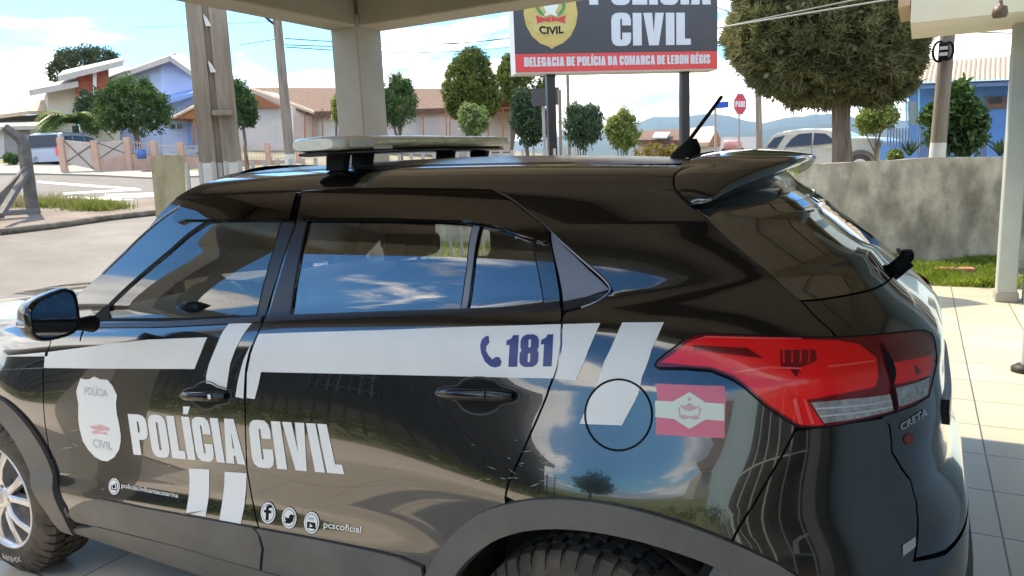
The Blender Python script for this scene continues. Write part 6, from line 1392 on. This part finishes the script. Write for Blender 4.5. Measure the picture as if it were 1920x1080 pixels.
o, S_ = side_car('white_suv', 'white SUV parked side-on behind the big conifer trunk', 'car', P0, ud, dd_, Ls, SUVP, [('window', [(x*k_, z) for x, z in [(.26,1.12),(.52,1.40),(.92,1.46),(.62,1.08)]]), ('window', [(x*k_, z) for x, z in [(.98,1.10),(1.20,1.34),(1.45,1.48),(1.95,1.49),(1.95,1.12)]]), ('window', [(x*k_, z) for x, z in [(2.03,1.12),(2.03,1.49),(2.45,1.44),(2.90,1.16)]])], (.85*k_, 3.7*k_), M_sw, 1.8, .40)
m = MB(); m.tube([S_(.75*k_, .34, 1.54), S_(1.5*k_, .34, 1.59), S_(2.3*k_, .34, 1.555)], .022, 6); m.build('roof_rail', M_alloy, o)
m = MB(); m.prism([S_(4.30*k_, -.01, .92), S_(4.55*k_, .04, .90), S_(4.50*k_, .04, 1.04), S_(4.22*k_, -.01, 1.10)], dd_*.1); m.build('headlight', M_lensw, o)
for x_ in (1.0, 2.0, 2.98): m = MB(); m.tube([S_(x_*k_, -.008, .45), S_(x_*k_, -.008, 1.08)], .007, 4); m.build('door_line', M_gap, o)
for x_ in (1.55, 2.5): m = MB(); m.tube([S_(x_*k_, -.02, 1.0), S_(x_*k_+.2, -.02, 1.0)], .016, 6); m.build('door_handle', M_sw, o)
# van by the pink fence
d = 37.; v0_, v1_ = at(116,306,d=38), at(214,300,d=41); ud = v1_-v0_; ud[2] = 0; Ls = np.linalg.norm(ud); ud /= Ls; dd_ = np.array([-ud[1], ud[0], 0]); P0 = np.array([v0_[0], v0_[1], at(110,246,d=38)[2]-1.62])
VANP = [(.02,.35),(0,.8),(.06,1.05),(.30,1.55),(.55,1.62),(2.0,1.62),(2.6,1.48),(3.3,1.05),(Ls,.95),(Ls+.05,.4),(Ls-.3,.3),(.4,.3)]
o, S_ = side_car('estate_car', 'pale blue-white estate car parked behind the pink fence', 'car', P0, ud, dd_, Ls, VANP, [('window', [(.42,1.08),(.52,1.46),(.98,1.50),(.98,1.08)]), ('window', [(1.06,1.08),(1.06,1.50),(1.75,1.50),(1.75,1.08)]), ('window', [(1.83,1.08),(1.83,1.50),(2.35,1.44),(2.9,1.08)])], (.75, Ls-.75), mat('pale_blue_car_paint', (.42,.48,.60), .3, coat=.5), 1.7, .33)
m = MB(); m.prism([S_(-.02,.12,.98), S_(-.02,1.58,.98), S_(.22,1.5,1.5), S_(.22,.2,1.5)], -ud*.03); m.build('rear_window', M_win, o)
for y_ in (.02, 1.5): m = MB(); m.prism([S_(-.03,y_,.62), S_(-.03,y_+.17,.62), S_(.02,y_+.17,.98), S_(.02,y_,.98)], -ud*.03); m.build('tail_lamp', M_red, o)

# ================================================================== the yard behind the photographer (seen as reflections in the paint and glass)
patch('yard_pavement', [(-16,-5.0),(16,-5.0),(16,-2.0),(-16,-2.0)], mat('beige_yard_paving', (.56,.48,.37), .8, col2=(.64,.56,.45), vscale=1.5), -.002, 1.5)
patch('yard_lawn', [(-18,-40),(22,-40),(22,-5.05),(-18,-5.05)], M_soil, -.004, 3)
HD = empty('hedge', 'low clipped green hedge mirrored in the black doors of the police car', 'hedge', (1,-5.45,0))
V, Fq = leaf_cloud([((x,0,.24),(.6,.32,.26),1) for x in np.arange(-13, 10, .7)], 900, 20, .10, .075, shell=.5); link('foliage', mesh_np('foliage', V, Fq), LM['round'], HD, True)
NB = empty('neighbour_building', 'dark building with barred windows mirrored in the black doors of the police car', 'building', (-12,-12,0)); M_nb = mat('brown_grey_render', (.085,.078,.07), .85, col2=(.12,.11,.10), vscale=1.5)
m = MB(); m.box((-14.0,-12,1.55), (19,6,3.1)); m.build('wall', M_nb, NB); m = MB(); m.box((-14.0,-11.8,3.22), (20,7.4,.24)); m.build('roof', M_brown_t, NB)
for x in (-20,-16.5,-13,-9.5,-6.5):
    m = MB(); m.box((x,-8.97,1.7), (1.7,.1,1.3)); wq = m.build('window', M_win, NB)
    m = MB()
    for k in range(7): m.box((x-.75+k*.25,-8.88,1.7), (.03,.03,1.3))
    for k in range(3): m.box((x,-8.88,1.2+k*.5), (1.7,.03,.03))
    m.build('window_bars', M_rail, wq, True)
YF = empty('yard_fence', 'dark barred fence mirrored above the hedge in the black doors', 'fence', (-8,-6.1,0)); m = MB()
for z_ in (.25,1.35): m.box((-8,-6.1,z_), (16,.04,.05))
m.build('rail', M_trimg, YF)
for k in range(65): m = MB(); m.box((-16+k*.25,-6.1,.8), (.03,.03,1.4)); m.build('bar', M_trimg, YF)
tree('round_tree', 'dark leafy tree mirrored in the black wing above the rear wheel', np.array([-1.5,-17.0,0]), 1.6, .16, [((0,0,2.4),(1.5,1.5,1.2),1),((.7,.3,2.0),(1.2,1.2,.9),.6)], LM['bush'], 260, 20, .3, .22, shell=.3)
RB = empty('yard_house', 'low pale house mirrored small in the black rear wing under the tail lamp', 'house', (12,-26,0)); m = MB(); m.box((12,-28,1.3), (9,6,2.6)); m.build('wall', M_hcream, RB); m = MB(); m.prism([(7.2,-24.6,2.6),(16.8,-24.6,2.6),(16.8,-28,3.8),(7.2,-28,3.8)], (0,0,.15)); m.build('roof', M_brown_t, RB)
# ================================================================== repeats share a group
from collections import defaultdict
_g = defaultdict(list)
PL = {'concrete_pole':'concrete utility poles','metal_post':'slim metal posts','round_tree':'leafy round trees','cypress':'clipped cypresses','bush':'garden bushes','agave':'agave plants','hedge':'hedges','blue_house':'blue houses'}
for o in scene.objects:
    if o.parent is None and o.type in ('EMPTY','MESH'):
        k = o.name.split('.')[0]
        if k in PL and 'group' not in o: o['group'] = PL[k]
# ================================================================== air
hz = MB(); hz.box((0,600,128), (15000,15000,272)); ho = hz.build('haze', None); ho['kind'] = 'stuff'
hm = bpy.data.materials.new('haze'); hm.use_nodes = True; t = hm.node_tree; t.nodes.clear(); o_ = t.nodes.new('ShaderNodeOutputMaterial'); pv = t.nodes.new('ShaderNodeVolumePrincipled')
pv.inputs['Color'].default_value = (.50,.74,1,1); pv.inputs['Density'].default_value = .00009; pv.inputs['Anisotropy'].default_value = .3; t.links.new(pv.outputs[0], o_.inputs['Volume']); ho.data.materials.append(hm)
